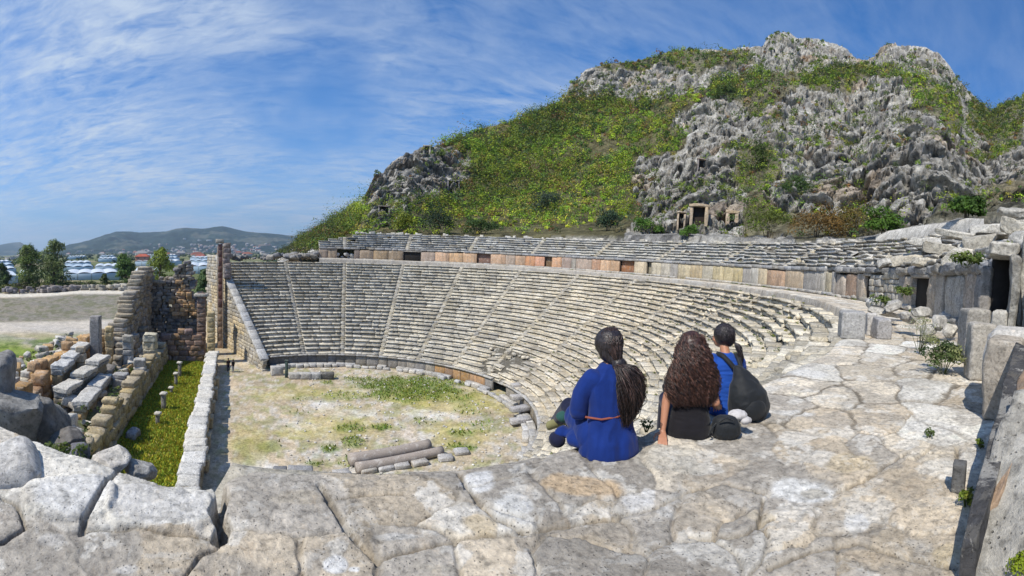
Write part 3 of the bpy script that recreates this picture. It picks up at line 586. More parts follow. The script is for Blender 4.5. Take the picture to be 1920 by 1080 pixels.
# podium below the first row, and the ring kerb
pod = empty('orchestra_podium', pol(R0, 0, ZO)); tag(pod, 'low curved podium wall of orange and grey panels below the first seat row', 'wall'); pi_ = Matrix.Translation(-pod.location)
mb = MB(); mc = MB(); p = PHE + .05
while p < PHN - .3:
    L = random.uniform(1.0, 1.7) / R0; e = p + L; mid = (p + e) / 2; om = .75 < mid < 1.15
    if not (1.16 < mid < 1.4 and random.random() < .7):
        cc = jit((.50, .30, .15), .12) if om else jit((.20, .19, .18) if mid < .1 else (.33, .30, .26), .12)
        hh = -DZ * NR - DZ - ZO + .15
        mb.block(pol(R0 + .12, mid, ZO + hh / 2), (L * R0 * .985, .3, hh), Rz(-mid), cc, .012, 6, .03)
        mc.block(pol(R0 - .02, mid, ZO + hh + .06), (L * R0 * .98, .5, .16), Rz(-mid), jit((.42, .40, .37), .12), .015, 6, .03)
        if random.random() < .8: mc.block(pol(R0 - .55, mid, ZO + .22), (L * R0 * .97, .7, .46), Rz(-mid + random.gauss(0, .02)), jit((.46, .44, .41), .12), .03, 6, .05)
    p = e
for o in (mb.build('panel', M['wall'], pod), mc.build('coping', M['seat'], pod)): o.matrix_parent_inverse = pi_
p = PHE + .05; proto = 0
while p < 2.55:
    L = random.uniform(.75, 1.25); mid = p + L / 2 / 16.6
    if random.random() < .86:
        mb = MB(); hgt = random.uniform(.28, .5); big = random.random() < .2
        mb.block((0, 0, hgt / 2), (L * .9, random.uniform(.45, .7), hgt), None, jit((.50, .48, .45), .13), .04, 6, .06)
        o = mb.build('stone_block', M['seat_near']); o.location = pol(16.9 + random.gauss(0, .08), mid, ZO); o.rotation_euler = (random.gauss(0, .04), random.gauss(0, .04), -mid + random.gauss(0, .08))
        tag(o, 'squared pale block in the curved kerb row between orchestra grass and podium', 'block', 'kerb blocks around the orchestra')
    p += L / 16.6
def loose(px, py, z, size, label, col=(.5, .48, .45), rz=0, tilt=0, name='stone_block', cat='block', grp=None, rough=.04, mat='seat_near', n=6):
    q = on_z(px, py, z); mb = MB(); mb.block((0, 0, size[2] / 2), size, Reul(tilt, 0, 0), jit(col, .04), rough, n, .05); o = mb.build(name, M[mat])
    o.location = q; a = math.atan2(q.x, q.y); o.rotation_euler = (0, 0, -a + rz); return tag(o, label, cat, grp)
for px, py, s_ in ((519, 703, (1.5, .9, 1.1)),): loose(px, py, ZO, s_, 'pale square pedestal block standing before the far podium', rz=.2)
for j, (px, w) in enumerate(((552, .9), (572, 1.0), (590, 1.0), (612, 1.2))): loose(px, 710, ZO, (w * 1.5, .8, .75), ['small pale block left end of the row before the far podium', 'second pale block in the row before the far podium', 'third pale block in the row before the far podium', 'dark right end block of the row before the far podium'][j], (.5, .48, .45) if j < 3 else (.13, .13, .13), grp='row of blocks before the far podium')
ps = empty('information_post', on_z(537, 708, ZO)); mb = MB(); mb.block((0, 0, 1.05), (.35, .3, 2.1), None, (.05, .09, .08), .01); mb.build('post', M['wall'], ps); mb = MB(); mb.block((0, 0, 2.13), (.5, .42, .08), None, (.06, .09, .08), .005); mb.build('cap', M['wall'], ps)
tag(ps, 'slim dark green post standing in front of the far podium', 'post')
# steps block on the right of the orchestra
for j in range(5): loose(975, 792 - j * 22, ZO + .25 + j * .42, (2.0, .8, .45), ['lowest', 'second', 'third', 'fourth', 'topmost'][j] + ' worn step slab right of the orchestra kerb', (.46, .43, .40), rz=.5, grp='worn steps beside the orchestra')
# two columns lying on the floor
mcol = stone_mat('column_stone', 1.2, .15, .4, .3, .01, .1, 0.0)
for (pa, pb, r_, lab) in (((655, 862), (805, 834), .42, 'longer fallen grey column shaft lying on the orchestra floor'), ((668, 877), (829, 845), .34, 'shorter brownish fallen column shaft lying nearer the kerb blocks')):
    A, B = on_z(pa[0], pa[1], ZO + r_), on_z(pb[0], pb[1], ZO + r_); mb = MB(); Lc = (B - A).length
    pts = [A + (B - A) * (i / 14) for i in range(15)]; rd = [r_ * (1 + .05 * math.cos(i / 14 * PI * 2) * (abs(i - 7) > 5)) * (1.03 - .05 * i / 14) for i in range(15)]
    tube(mb, pts, rd, (.36, .31, .27), 20); o = mb.build('column_shaft', mcol, smooth=False); tag(o, lab, 'column', 'fallen columns on the orchestra floor')
for j, (px, py) in enumerate(((690, 884), (722, 880), (752, 876), (786, 870), (835, 862), (865, 850), (640, 892))):
    loose(px, py, ZO, (1.15, .8, .32), ['near kerb block %s' % w for w in ('left of the white stone behind the column ends', 'below the fallen column middle', 'below the shorter column', 'below the right column end', 'just right of the fallen columns', 'wide grey slab right of the fallen columns', 'leftmost behind the walkway edge')][j], (.50, .47, .43), rz=.15 + .3 * random.random(), grp='kerb blocks by the fallen columns')
loose(563, 903, ZO + .6, (1.6, .8, .9), 'grey block with dark front just beyond the walkway edge', (.35, .34, .33)); loose(525, 900, ZO + .5, (.9, .7, .8), 'small dark block left of the grey block beyond the walkway edge', (.25, .24, .23))

# ================================================================ terrace wall behind the walkway
wall = empty('terrace_wall', pol(RW, 0, 0)); tag(wall, 'curved terrace wall of orange and grey stone panels behind the walkway with dark doorways', 'wall'); wi = Matrix.Translation(-wall.location)
OR = (.60, .40, .25); YL = (.64, .55, .38); GRY = (.40, .37, .33); DKR = (.26, .15, .10); PK = (.54, .46, .38); BR = (.40, .31, .23); WG = (.56, .525, .46)
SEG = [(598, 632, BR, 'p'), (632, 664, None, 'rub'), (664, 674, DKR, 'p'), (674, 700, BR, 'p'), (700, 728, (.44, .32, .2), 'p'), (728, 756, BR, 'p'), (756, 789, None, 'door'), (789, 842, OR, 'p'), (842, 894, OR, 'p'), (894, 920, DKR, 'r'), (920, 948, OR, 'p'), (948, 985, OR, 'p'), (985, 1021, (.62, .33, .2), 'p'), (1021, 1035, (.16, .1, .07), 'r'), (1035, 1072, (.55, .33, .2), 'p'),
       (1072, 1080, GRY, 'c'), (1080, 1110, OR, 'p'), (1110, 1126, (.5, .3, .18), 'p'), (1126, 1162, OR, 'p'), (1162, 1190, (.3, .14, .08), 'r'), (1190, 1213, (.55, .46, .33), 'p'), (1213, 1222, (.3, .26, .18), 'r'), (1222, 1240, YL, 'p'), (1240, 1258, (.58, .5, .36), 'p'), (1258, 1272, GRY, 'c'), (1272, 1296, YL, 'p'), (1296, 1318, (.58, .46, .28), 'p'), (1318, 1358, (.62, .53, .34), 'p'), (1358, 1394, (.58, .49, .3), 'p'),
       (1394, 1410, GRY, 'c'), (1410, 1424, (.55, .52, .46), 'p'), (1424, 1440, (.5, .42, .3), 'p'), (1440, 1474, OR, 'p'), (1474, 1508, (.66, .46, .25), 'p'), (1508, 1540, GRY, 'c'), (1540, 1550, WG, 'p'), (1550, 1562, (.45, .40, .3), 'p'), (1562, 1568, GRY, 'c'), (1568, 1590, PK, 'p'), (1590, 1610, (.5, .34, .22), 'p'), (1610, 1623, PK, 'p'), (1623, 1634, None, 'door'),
       (1634, 1662, WG, 'st'), (1662, 1688, WG, 'st'), (1688, 1698, GRY, 'c'), (1698, 1712, PK, 'p'), (1712, 1743, None, 'door'), (1743, 1757, PK, 'p'), (1757, 1771, GRY, 'c'), (1771, 1804, WG, 'bl'), (1804, 1836, PK, 'bl'), (1836, 1852, (.3, .28, .26), 'p'), (1852, 1896, None, 'door'), (1896, 1912, (.28, .27, .25), 'col'), (1912, 1940, WG, 'st'), (1940, 1990, GRY, 'st'), (1990, 2100, GRY, 'p')]  # dark panel before the last doorway has its shade painted in
mdark = plain('painted_passage_shade', (.02, .018, .017), .95)  # near-black colour standing in for the shade inside the doorways
rocks = MB(); nb_ = 0
def wpart(mb, nm, m_=None):
    o = mb.build(nm, m_ or M['wall'], wall); o.matrix_parent_inverse = wi
for (pa, pb, col, kd) in SEG:
    a, b = phi_px(pa, RW), phi_px(pb, RW); mid = (a + b) / 2; Lw = (b - a) * RW; mb = MB(); H = 1.95; R = Rz(-mid)
    near = pa > 1560; n_ = 14 if pa > 1680 else 6
    if kd in ('p', 'bl'):
        nn_ = max(1, round(Lw / (2.2 if pa < 1690 else 3.2)))
        for j in range(nn_):
            pj = a + (b - a) * (j + .5) / nn_; w_ = Lw / nn_ * .985; h_ = H + (random.gauss(0, .05) if not near else random.uniform(-.25, .08))
            mb = MB(); mb.block(pol(RW + .22 + random.gauss(0, .015 if not near else .05), pj, h_ / 2 - .02), (w_, .42, h_), Rz(-pj), jit(col if random.random() > .22 else tuple(.5 * (q_ + .34) for q_ in col), .10, .02), .018 if not near else .06, n_ if n_ < 14 else 24, .04 if kd == 'p' else .10, cuts=0 if not near else 3); wpart(mb, 'wall_panel')
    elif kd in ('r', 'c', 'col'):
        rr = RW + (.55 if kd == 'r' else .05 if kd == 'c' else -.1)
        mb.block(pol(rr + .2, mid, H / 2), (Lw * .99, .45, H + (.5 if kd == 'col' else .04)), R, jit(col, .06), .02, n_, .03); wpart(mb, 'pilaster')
    elif kd == 'st':
        z = -.02
        while z < H - .1:
            h_ = random.uniform(.28, .5); q = a
            while q < b - .001:
                e = min(b, q + random.uniform(.5, 1.1) / RW); e = b if b - e < .25 / RW else e
                mb.block(pol(RW + .22 + random.gauss(0, .05), (q + e) / 2, z + h_ / 2), ((e - q) * RW * .97, .5, h_ * .97), Rz(-(q + e) / 2), jit(col, .13), .035, n_ if n_ < 14 else 9, .06); q = e
            z += h_
        wpart(mb, 'stacked_stones')
    elif kd == 'door':
        for sg in (-1, 1): mb = MB(); mb.block(pol(RW + .75, mid, H / 2) + Vector((sg * (Lw / 2 + .09) * math.cos(mid), -sg * (Lw / 2 + .09) * math.sin(mid), 0)), (.16, 1.4, H), R, jit(GRY, .05), .015, 4); wpart(mb, 'door_jamb')
        mb = MB(); mb.block(pol(RW + .9, mid, H - .08), (Lw + .3, 1.9, .2), R, GRY, .02, 4); wpart(mb, 'lintel')
        m2 = MB(); m2.block(pol(RW + (.75 if pa < 1800 else .48), mid, H / 2), (Lw + .02, .9, H - .05), R, (.02, .02, .02), .0, 4); wpart(m2, 'doorway', mdark)  # solid block fills the opening, passage shade put into its colour
    elif kd == 'rub':
        for j in range(14):
            s_ = random.uniform(.35, .9); mb.block(pol(RW + .5 + random.uniform(-.2, .5), random.uniform(a, b), random.uniform(.1, 1.1)), (s_, s_ * .8, s_ * .7), Reul(random.random(), random.random(), random.random()), jit((.5, .49, .47), .1), .08, 6, .1, round_=.3)
        wpart(mb, 'collapsed_stones')
# base and cornice courses
for (nm, z, h_, d_, off, colr) in (('base_course', .0, .28, .75, -.12, (.42, .40, .37)), ('cornice', 1.96, .36, 1.0, -.10, (.33, .325, .32))):
    mb = MB(); p = phi_px(598, RW)
    while p < 3.3:
        L = random.uniform(1.0, 1.9) / RW; pxp, _ = to_px([pol(RW, p + L / 2, 1)]); q = float(pxp[0]); nr = q > 1560
        ok = not (1700 < q < 1755 or 1850 < q < 1905 or 745 < q < 795) if nm == 'base_course' else True
        ru = 1.0 if nr else .25
        if ok and random.random() > .10 * ru: mb.block(pol(RW + off + d_ / 2 + random.gauss(0, .05 * ru), p + L / 2, z + h_ / 2 + random.gauss(0, .03 * ru)), (L * RW * .985, d_, h_ * (1 + (.25 * random.random() if nr else 0))), Rz(-(p + L / 2) + random.gauss(0, .03 * ru)) @ Reul(random.gauss(0, .04 * ru), random.gauss(0, .03 * ru), 0), jit(colr, .12), .02 + .05 * ru, 14 if q > 1650 else 6 if nr else 4, .05 + .05 * ru)
        p += L
    wpart(mb, nm, M['seat_near'])
# big tumbled stones lying on top of the near end of the wall
BIG = [(1745, 497, 70, 26), (1800, 487, 66, 40), (1850, 505, 46, 26), (1878, 470, 60, 26), (1912, 460, 44, 60), (1700, 486, 60, 18), (1770, 468, 80, 20), (1840, 455, 70, 30), (1905, 425, 60, 30), (1860, 430, 80, 22), (1790, 440, 70, 18), (1730, 455, 70, 16), (1900, 400, 60, 18), (1670, 492, 50, 14), (1820, 470, 50, 20)]
for j, (px, py, w, h) in enumerate(BIG):
    R_ = RW + .5 + max(0, (490 - py)) * .028; a = math.atan2(ray(px, 480).x, ray(px, 480).y); D = CY * math.cos(a) + math.sqrt(R_ ** 2 - (CY * math.sin(a)) ** 2)
    c = at_d(px, py, D); sc = D / F; mb = MB(); mb.block((0, 0, 0), (w * sc, max(.5, w * sc * .6), h * sc), Reul(random.gauss(0, .15), random.gauss(0, .12), random.gauss(0, .2)), jit((.52, .49, .43), .12), .05, 24, .06, round_=.06, cuts=9)
    o = mb.build('tumbled_stone', M['seat_near']); o.location = c; o.rotation_euler = (0, 0, -a)
    pos = ['above the nearer dark doorway lintel gap', 'round boulder like stone right of the square doorway top', 'small stone wedged left of the tall doorway lintel', 'thick lintel stone over the tall right doorway', 'pale block at the right frame edge beside the lintel', 'flat stone over the left side of the square doorway', 'long slab lying above the round boulder like stone', 'dark slab tilted above the tall doorway', 'upper rubble stone near the right frame edge', 'long slab in the upper rubble right of the pale bank', 'slab below the pale bank end', 'flat slab under the middle of the pale bank', 'highest rubble stone at the right frame edge', 'flat stone over the stacked stones pier', 'stone between the long slab and the tall doorway'][j]
    tag(o, 'weathered grey ' + pos if j not in (1,) else 'weathered grey ' + pos, 'stone', 'tumbled stones on the near terrace wall')
# tall doorway at the right end: near-black block painted as the passage shade, pier and lintel
def face_block(nm, px0, px1, py0, py1, D, dep, col, m_, z0=None, n=24, rough=.04, cuts=2):
    A, B = at_d(px0, 520, D), at_d(px1, 520, D); c = (A + B) / 2; w_ = (B - A).length; a = math.atan2(c.x, c.y); zt_ = at_d((px0 + px1) / 2, py0, D).z; zb_ = at_d((px0 + px1) / 2, py1, D).z if z0 is None else z0
    mb = MB(); u_ = Vector((math.sin(a), math.cos(a), 0)); q = c + u_ * dep / 2; mb.block((q.x, q.y, (zt_ + zb_) / 2), (w_, dep, zt_ - zb_), Rz(-a), col, rough, n, .05, cuts=cuts); wpart(mb, nm, m_)
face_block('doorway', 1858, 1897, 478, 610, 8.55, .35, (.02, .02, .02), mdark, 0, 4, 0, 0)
face_block('wall_panel', 1838, 1862, 500, 600, 8.5, .5, (.30, .28, .26), M['ruin'], 0)  # shade on this panel is put into its dark colour
face_block('pilaster', 1893, 1914, 478, 640, 7.6, .5, (.30, .29, .265), M['seat_near'], 0)
face_block('lintel', 1852, 1908, 452, 482, 7.9, .9, (.56, .53, .47), M['seat_near'])
face_block('wall_panel', 1914, 1960, 440, 640, 7.8, .8, (.50, .48, .43), M['seat_near'], 0)
# pale plastered bank on top of the upper tier
mb = MB(); V = []; Fq = []; top = [(1642, 444), (1665, 433), (1700, 427), (1740, 421), (1780, 417), (1812, 409), (1845, 410)]; bot = [(1642, 449), (1665, 447), (1700, 444), (1740, 441), (1780, 436), (1812, 430), (1845, 425)]
for i, (T_, B_) in enumerate(zip(top, bot)):
    a = math.atan2(ray(T_[0], 440).x, ray(T_[0], 440).y); D = CY * math.cos(a) + math.sqrt(R_RIM ** 2 - (CY * math.sin(a)) ** 2)
    for q, dd in ((B_[1] + 6, -.7), (B_[1], -.6), ((B_[1] + T_[1]) / 2, -.2), (T_[1], .3), (T_[1] + 1, 1.6), (T_[1] + 40, 2.2)): V.append(tuple(at_d(T_[0], q, D + dd)))
k = 6; Fq = [(i * k + j, i * k + j + 1, (i + 1) * k + j + 1, (i + 1) * k + j) for i in range(6) for j in range(5)]
mb.add(V, Fq, (.66, .63, .58)); tag(mb.build('plastered_bank', M['wall']), 'smooth pale bank topping the ruined upper seats at right', 'bank')

# ================================================================ far end wall (analemma), coping and tall pillar
an = empty('end_wall', pol(R0, PHE, ZO)); tag(an, 'tall yellow stone end wall of the far seating with sloping grey coping', 'wall'); ai = Matrix.Translation(-an.location)
PW = PHE - .012
def apt(r, z, off=0.0):                         # off pushes out of the wall face towards the stage
    p = pol(r, PHE, z); n_ = Vector((-math.cos(PHE), math.sin(PHE), 0)); return p + n_ * off
mb = MB(); z = ZO - .2; ci = 0
while z < 1.0:
    h_ = random.uniform(.42, .62); r = 16.6 + (ci % 2) * .3
    while r < 41.5:
        L = random.uniform(.8, 1.6); zs = -DZ * (NR - (r + L / 2 - R0) / DR) + .1
        if z + h_ / 2 < min(zs, .5): 
            g_ = fbm(np.array([r * .3]), np.array([z * .3]), o=2, seed=9)[0]
            mb.block(apt(r + L / 2, z + h_ / 2, .35), (.7, L * .985, h_ * .97), Rz(-PHE), jit((.60, .50, .34) if g_ > .0 else (.47, .43, .36), .18, .03), .06, 6, .05)
        r += L
    z += h_; ci += 1
o = mb.build('masonry', M['wall'], an); o.matrix_parent_inverse = ai
mb = MB(); r = R0 - 1
while r < 36.5:
    L = 1.5; z1 = -DZ * (NR - (r - R0) / DR); sl_ = math.atan2(DZ, DR)
    mb.block(apt(r + .7, z1 + .62 + .5 * DZ, .25), (1.15, L * 1.2, .42), Rz(-PHE) @ Reul(sl_, 0, 0), jit((.50, .49, .47), .06), .02, 4, .04); r += L
o = mb.build('coping', M['seat'], an); o.matrix_parent_inverse = ai
tp = empty('pillar', at_d(413, 640, 66.5)); tag(tp, 'tall slim red brown pillar standing at the outer end of the yellow wall', 'pillar')
b0 = tp.location.copy()
zt = at_d(418, 452, 66.5).z
mb = MB(); z = ZO
while z < zt - .5:
    h_ = random.uniform(.9, 1.4); mb.block((0, 0, z + h_ / 2 - b0.z), (.66, 1.0, h_ * .98), Rz(.3), jit((.19, .085, .055) if z > -8 else (.44, .3, .18), .15), .03, 4, .03); z += h_
mb.build('shaft', M['wall'], tp)
mb = MB(); mb.block((-.1, 0, zt - b0.z), (1.2, 1.4, .6), Rz(.3), (.4, .37, .33), .05); z = -2.5
while z < zt - .2: mb.block((1.1 + random.gauss(0, .1), .2, z - b0.z), (1.1, 1.4, .8), Rz(.3), jit((.28, .22, .19), .15), .08, 6); z += .78
mb.build('side_stones', M['ruin'], tp)
for sg in (-.42, .42):
    mb = MB(); mb.block((sg, -.05, (ZO + zt) / 2 - b0.z - .4), (.12, 1.0, zt - ZO - .8), Rz(.3), (.42, .34, .26), .02, 6); mb.build('edge_strip', M['wall'], tp)
# rubble heap where the far upper tier has collapsed
for j in range(46):
    ph = random.uniform(PHE + .02, phi_px(610, RW)); r = random.uniform(36.8, 42.5); s_ = random.uniform(.5, 1.3); mb = MB()
    mb.block((0, 0, 0), (s_ * 1.3, s_, s_ * .6), Reul(random.gauss(0, .3), random.gauss(0, .3), random.random() * 3), jit((.30, .285, .27), .15), .08, 6, .1); o = mb.build('rubble_stone', M['ruin'])
    o.location = pol(r, ph, random.uniform(-.1, .55) + 1.6 * max(0, (ph + .35) / .25) * random.random() * .6); tag(o, 'dark grey stone in the collapsed rubble at the left top of the far seating', 'stone', 'collapsed rubble above the far seating')
# ================================================================ walkway pavement (real relief: slabs, joints, cracks)
TN = (.62, .53, .41); GY = (.44, .40, .345); WT = (.76, .725, .65); LT = (.70, .62, .50)
SEED = [(60, 1040, GY), (130, 935, WT), (300, 945, WT), (200, 1045, GY), (340, 1060, TN), (530, 960, GY), (480, 1070, TN), (640, 1072, TN), (770, 935, TN), (770, 1065, GY), (900, 985, LT), (935, 1055, TN), (880, 885, GY), (965, 935, GY), (1080, 915, GY), (1120, 985, TN), (1060, 1050, GY), (1255, 872, LT),
        (1200, 965, GY), (1335, 965, TN), (1320, 1050, GY), (1400, 905, GY), (1405, 1005, GY), (1500, 915, GY), (1490, 990, TN), (1510, 1060, GY), (1580, 872, TN), (1600, 965, TN), (1700, 905, TN), (1640, 1040, TN), (1760, 965, TN), (1790, 1050, TN), (1780, 870, LT), (1480, 830, TN), (1545, 795, TN), (1640, 850, GY), (1705, 835, LT), (1735, 805, WT), (1765, 782, WT),
        (1645, 785, TN), (1400, 830, GY), (1565, 742, LT), (1500, 725, LT), (1640, 735, LT), (1740, 735, WT), (1810, 745, TN), (1530, 694, WT), (1620, 694, LT), (1720, 690, LT), (1790, 700, LT), (1460, 765, GY), (1330, 880, TN), (1180, 890, GY)]
ST = [(1082, 912, 92, 24, (.60, .45, .29), .9), (900, 900, 34, 26, (.74, .73, .71), .95), (965, 955, 46, 30, (.70, .69, .66), .9), (985, 975, 30, 14, (.72, .71, .68), .9), (1195, 945, 34, 18, (.70, .68, .65), .85), (1215, 930, 16, 16, (.70, .68, .65), .8), (1500, 917, 66, 26, (.74, .73, .70), .95), (1525, 922, 30, 11, (.42, .39, .33), .8), (1590, 868, 52, 20, (.58, .48, .33), .85), (1606, 980, 34, 22, (.72, .71, .69), .85),
      (630, 1062, 26, 18, (.74, .73, .71), .95), (664, 1070, 12, 6, (.74, .73, .71), .95), (130, 930, 90, 44, (.70, .69, .67), .8), (290, 945, 130, 46, (.70, .68, .65), .7), (745, 1003, 55, 9, (.66, .64, .6), .8), (905, 985, 34, 20, (.58, .48, .33), .85), (1432, 970, 34, 13, (.55, .48, .37), .8), (100, 1010, 40, 16, (.62, .6, .57), .5), (230, 1065, 30, 12, (.66, .64, .61), .6), (1260, 862, 80, 26, (.58, .54, .46), .7),
      (1700, 910, 90, 30, (.48, .40, .30), .5), (1745, 800, 60, 12, (.70, .68, .64), .8), (1250, 960, 20, 12, (.66, .64, .6), .7), (60, 960, 30, 12, (.6, .57, .5), .6), (560, 930, 60, 16, (.45, .39, .30), .5), (1620, 1040, 50, 14, (.52, .42, .30), .5), (1780, 1040, 30, 22, (.55, .46, .30), .6), (1520, 700, 40, 8, (.72, .7, .66), .8), (1480, 775, 50, 6, (.72, .7, .66), .8), (820, 1065, 60, 12, (.48, .44, .37), .6)]
CR = [([(400, 888), (412, 905), (420, 925), (410, 955), (426, 985), (414, 1006)], .045, .16), ([(603, 905), (640, 960), (668, 1012), (700, 1045)], .03, .03), ([(218, 876), (180, 930), (152, 975), (150, 995)], .022, .035), ([(862, 880), (900, 940), (940, 975), (985, 992), (1120, 975), (1230, 950)], .022, .03), ([(985, 992), (900, 1005), (780, 1030), (700, 1045)], .02, .025),
      ([(1290, 1002), (1360, 1008), (1400, 1000), (1425, 978), (1452, 968)], .012, .03), ([(1440, 1062), (1520, 1030), (1610, 1012), (1700, 1042), (1790, 1060)], .018, .02), ([(1794, 838), (1796, 872)], .02, .05), ([(160, 992), (260, 988), (330, 1000), (400, 1003)], .012, .02), ([(430, 1010), (380, 1040), (350, 1080)], .012, .02), ([(1240, 945), (1300, 915), (1360, 905), (1440, 925)], .014, .02), ([(1430, 930), (1420, 985), (1440, 1000)], .012, .02), ([(1560, 925), (1640, 890), (1700, 850), (1800, 850)], .014, .02),
      ([(0, 935), (30, 950), (45, 990), (0, 1020)], .015, .03), ([(610, 932), (700, 925), (770, 922)], .008, .012)]
def pave_fields(x, y):
    r = np.hypot(x, y - CY); ph = np.arctan2(x, y - CY); ph = np.where(ph < -1.5, ph + 2 * PI, ph)
    wx = .11 * fbm(x * 1.6, y * 1.6, o=3, seed=101) + .045 * fbm(x * 7, y * 7, o=4, seed=103); wy = .11 * fbm(x * 1.6, y * 1.6, o=3, seed=102) + .045 * fbm(x * 7, y * 7, o=4, seed=104)
    u, v = (r + wx) * 1.25, (PI - ph) * 39 + wy
    sx, sc = [], []
    for (px, py, c) in SEED: q = on_z(px, py, 0); sx.append((math.hypot(q.x, q.y - CY) * 1.25, (PI - (math.atan2(q.x, q.y - CY) % (2 * PI))) * 39)); sc.append(c)
    rg_ = np.random.RandomState(4); near = np.array(sx)
    for i in range(5):
        vv = -6.0
        while vv < 60:
            vv += rg_.uniform(.8, 1.5); q = ((36.6 + i * .78 + rg_.uniform(-.15, .15)) * 1.25, vv)
            xx = (q[0] / 1.25) * math.sin(PI - q[1] / 39); yy = CY + (q[0] / 1.25) * math.cos(PI - q[1] / 39)
            if math.hypot(xx, yy) < 5.5 and xx > -2.6: continue
            if np.min(np.hypot(near[:, 0] - q[0], near[:, 1] - q[1])) < .5: continue
            sx.append(q); sc.append([LT, TN, WT, LT, TN][rg_.randint(5)])
    sx = np.array(sx); sc = np.array(sc); n = len(x); id1 = np.zeros(n, int); F1 = np.full(n, 9e9); F2 = np.full(n, 9e9); id2 = np.zeros(n, int)
    for k in range(len(sx)):
        d = (np.abs(u - sx[k, 0]) ** 3.5 + np.abs((v - sx[k, 1]) * .9) ** 3.5) ** (1 / 3.5); m1 = d < F1; m2 = (~m1) & (d < F2)
        F2 = np.where(m1, F1, np.where(m2, d, F2)); id2 = np.where(m1, id1, np.where(m2, k, id2)); F1 = np.where(m1, d, F1); id1 = np.where(m1, k, id1)
    e = (F2 - F1) * .55
    rr = rg_.rand(len(sx), 4); loc = np.stack([u, v], 1) - sx[id1]
    Dn = np.hypot(x, y); jw = (.006 + .010 * rr[id1, 3]) * (1 + .28 * sst(Dn, 2.6, 8) * 4); vis = np.maximum(sst(fbm(x * 1.1, y * 1.1, o=3, seed=125), -.30, .12), sst(Dn, 3.0, 4.2)); joint = (1 - sst(e, jw * .5, jw * 2.0)) * vis
    z = (rr[id1, 0] - .5) * .018 + loc[:, 0] * (rr[id1, 1] - .5) * .014 + loc[:, 1] * (rr[id1, 2] - .5) * .014
    z = z * sst(e, .0, .02) - .013 * joint - .001 * (1 - sst(e, .0, .05))
    z = z + .008 * fbm(x * 2.0, y * 2.0, o=3, seed=110) + .006 * fbm(x * 12, y * 12, o=4, seed=111, g=.65)
    z = z - .006 * sst(fbm(x * 4.2, y * 4.2, o=5, seed=112, g=.6), .12, .3) + .0022 * vn(x * 38, y * 38, seed=113)
    c = sc[id1] * (.78 + .40 * rr[id1, 1][:, None]); dirt = np.clip(joint * (.48 + .6 * sst(Dn, 3, 5)) * (.6 + .8 * vn(x * 2, y * 2, seed=9) * .5 + .2), 0, .85)
    big_ = fbm(x * 1.6, y * 1.6, o=4, seed=115); c = c * (1 + .22 * big_[:, None])
    gm = (sst(fbm(x * 2.6, y * 2.6, o=4, seed=116, g=.6), .04, .16) * .55)[:, None]; c = c * (1 - gm) + np.array([.36, .33, .29]) * gm
    wm = (sst(fbm(x * 3.6, y * 3.6, o=5, seed=117, g=.6), .17, .23) * .6)[:, None]; c = c * (1 - wm) + np.array([.74, .71, .65]) * wm
    nx = .5 * fbm(x * 5, y * 5, o=4, seed=118)
    for (px, py, wxp, wyp, col, k) in ST:
        q = on_z(px, py, 0); L = math.hypot(q.x, q.y); rx = wxp / F * L; ry = wyp / F * L * L / EYE; a = math.atan2(q.x, q.y)
        dx = (x - q.x) * math.cos(a) - (y - q.y) * math.sin(a); dy = (x - q.x) * math.sin(a) + (y - q.y) * math.cos(a)
        w_ = (k * (1 - sst(np.sqrt((dx / rx) ** 2 + (dy / ry) ** 2) + nx, .75, 1.05)))[:, None]; c = c * (1 - w_) + np.array(col) * w_
    for (pl, w, dep) in CR:
        P = [on_z(a_, b_, 0) for a_, b_ in pl]; d = np.full(n, 9.0)
        for A, B in zip(P[:-1], P[1:]):
            ex, ey = B.x - A.x, B.y - A.y; t = np.clip(((x + wx * .25 - A.x) * ex + (y + wy * .25 - A.y) * ey) / (ex * ex + ey * ey), 0, 1); d = np.minimum(d, np.hypot(x + wx * .25 - A.x - t * ex, y + wy * .25 - A.y - t * ey))
        s_ = 1 - sst(d, w * .35, w); z = z - dep * s_ - .01 * (1 - sst(d, 0, w * 3)); dirt = np.maximum(dirt, .75 * s_)
    c = c * (1 - dirt[:, None]) + np.array([.17, .145, .11]) * dirt[:, None]
    # raised white slabs at the left edge
    for (px, py, wxp, wyp, hh) in ((130, 932, 98, 46, .025), (300, 948, 115, 50, .022)):
        q = on_z(px, py, 0); L = math.hypot(q.x, q.y); rx = wxp / F * L; ry = wyp / F * L * L / EYE; a = math.atan2(q.x, q.y)
        dx = (x - q.x) * math.cos(a) - (y - q.y) * math.sin(a); dy = (x - q.x) * math.sin(a) + (y - q.y) * math.cos(a); z = z + hh * (1 - sst((np.abs(dx / rx) ** 3 + np.abs(dy / ry) ** 3) ** (1 / 3.) + .25 * nx, .90, 1.0))
    edge = RE + .03 + .04 * fbm(ph * 60, ph * 60, o=3, seed=120) + .36 * sst(-x, .5, .9) * (np.abs(y) < 6) + .05 * vn(ph * 30, ph * 30, seed=121)
    fall = 1 - sst(r, edge - .08, edge + .03); z = z - (.78 + 1.2 * sst(-x, .5, .9) * (np.abs(y) < 6)) * fall - .03 * (1 - sst(r, edge, edge + .2)); far_ = (sst(np.hypot(x, y), 14, 30) * (1 - sst(r, edge, edge + .15)))[:, None] * .75; c = c * (1 - far_) + np.array([.24, .23, .22]) * far_
    return z, np.clip(c, .02, .85), r, ph
azp = np.linspace(-.95, 1.72, 860); radp = np.concatenate([1.15 * 1.0052 ** np.arange(0, 470)])
x, y, fq = polar_sheet(azp, radp); z, c, r, ph = pave_fields(x, y)
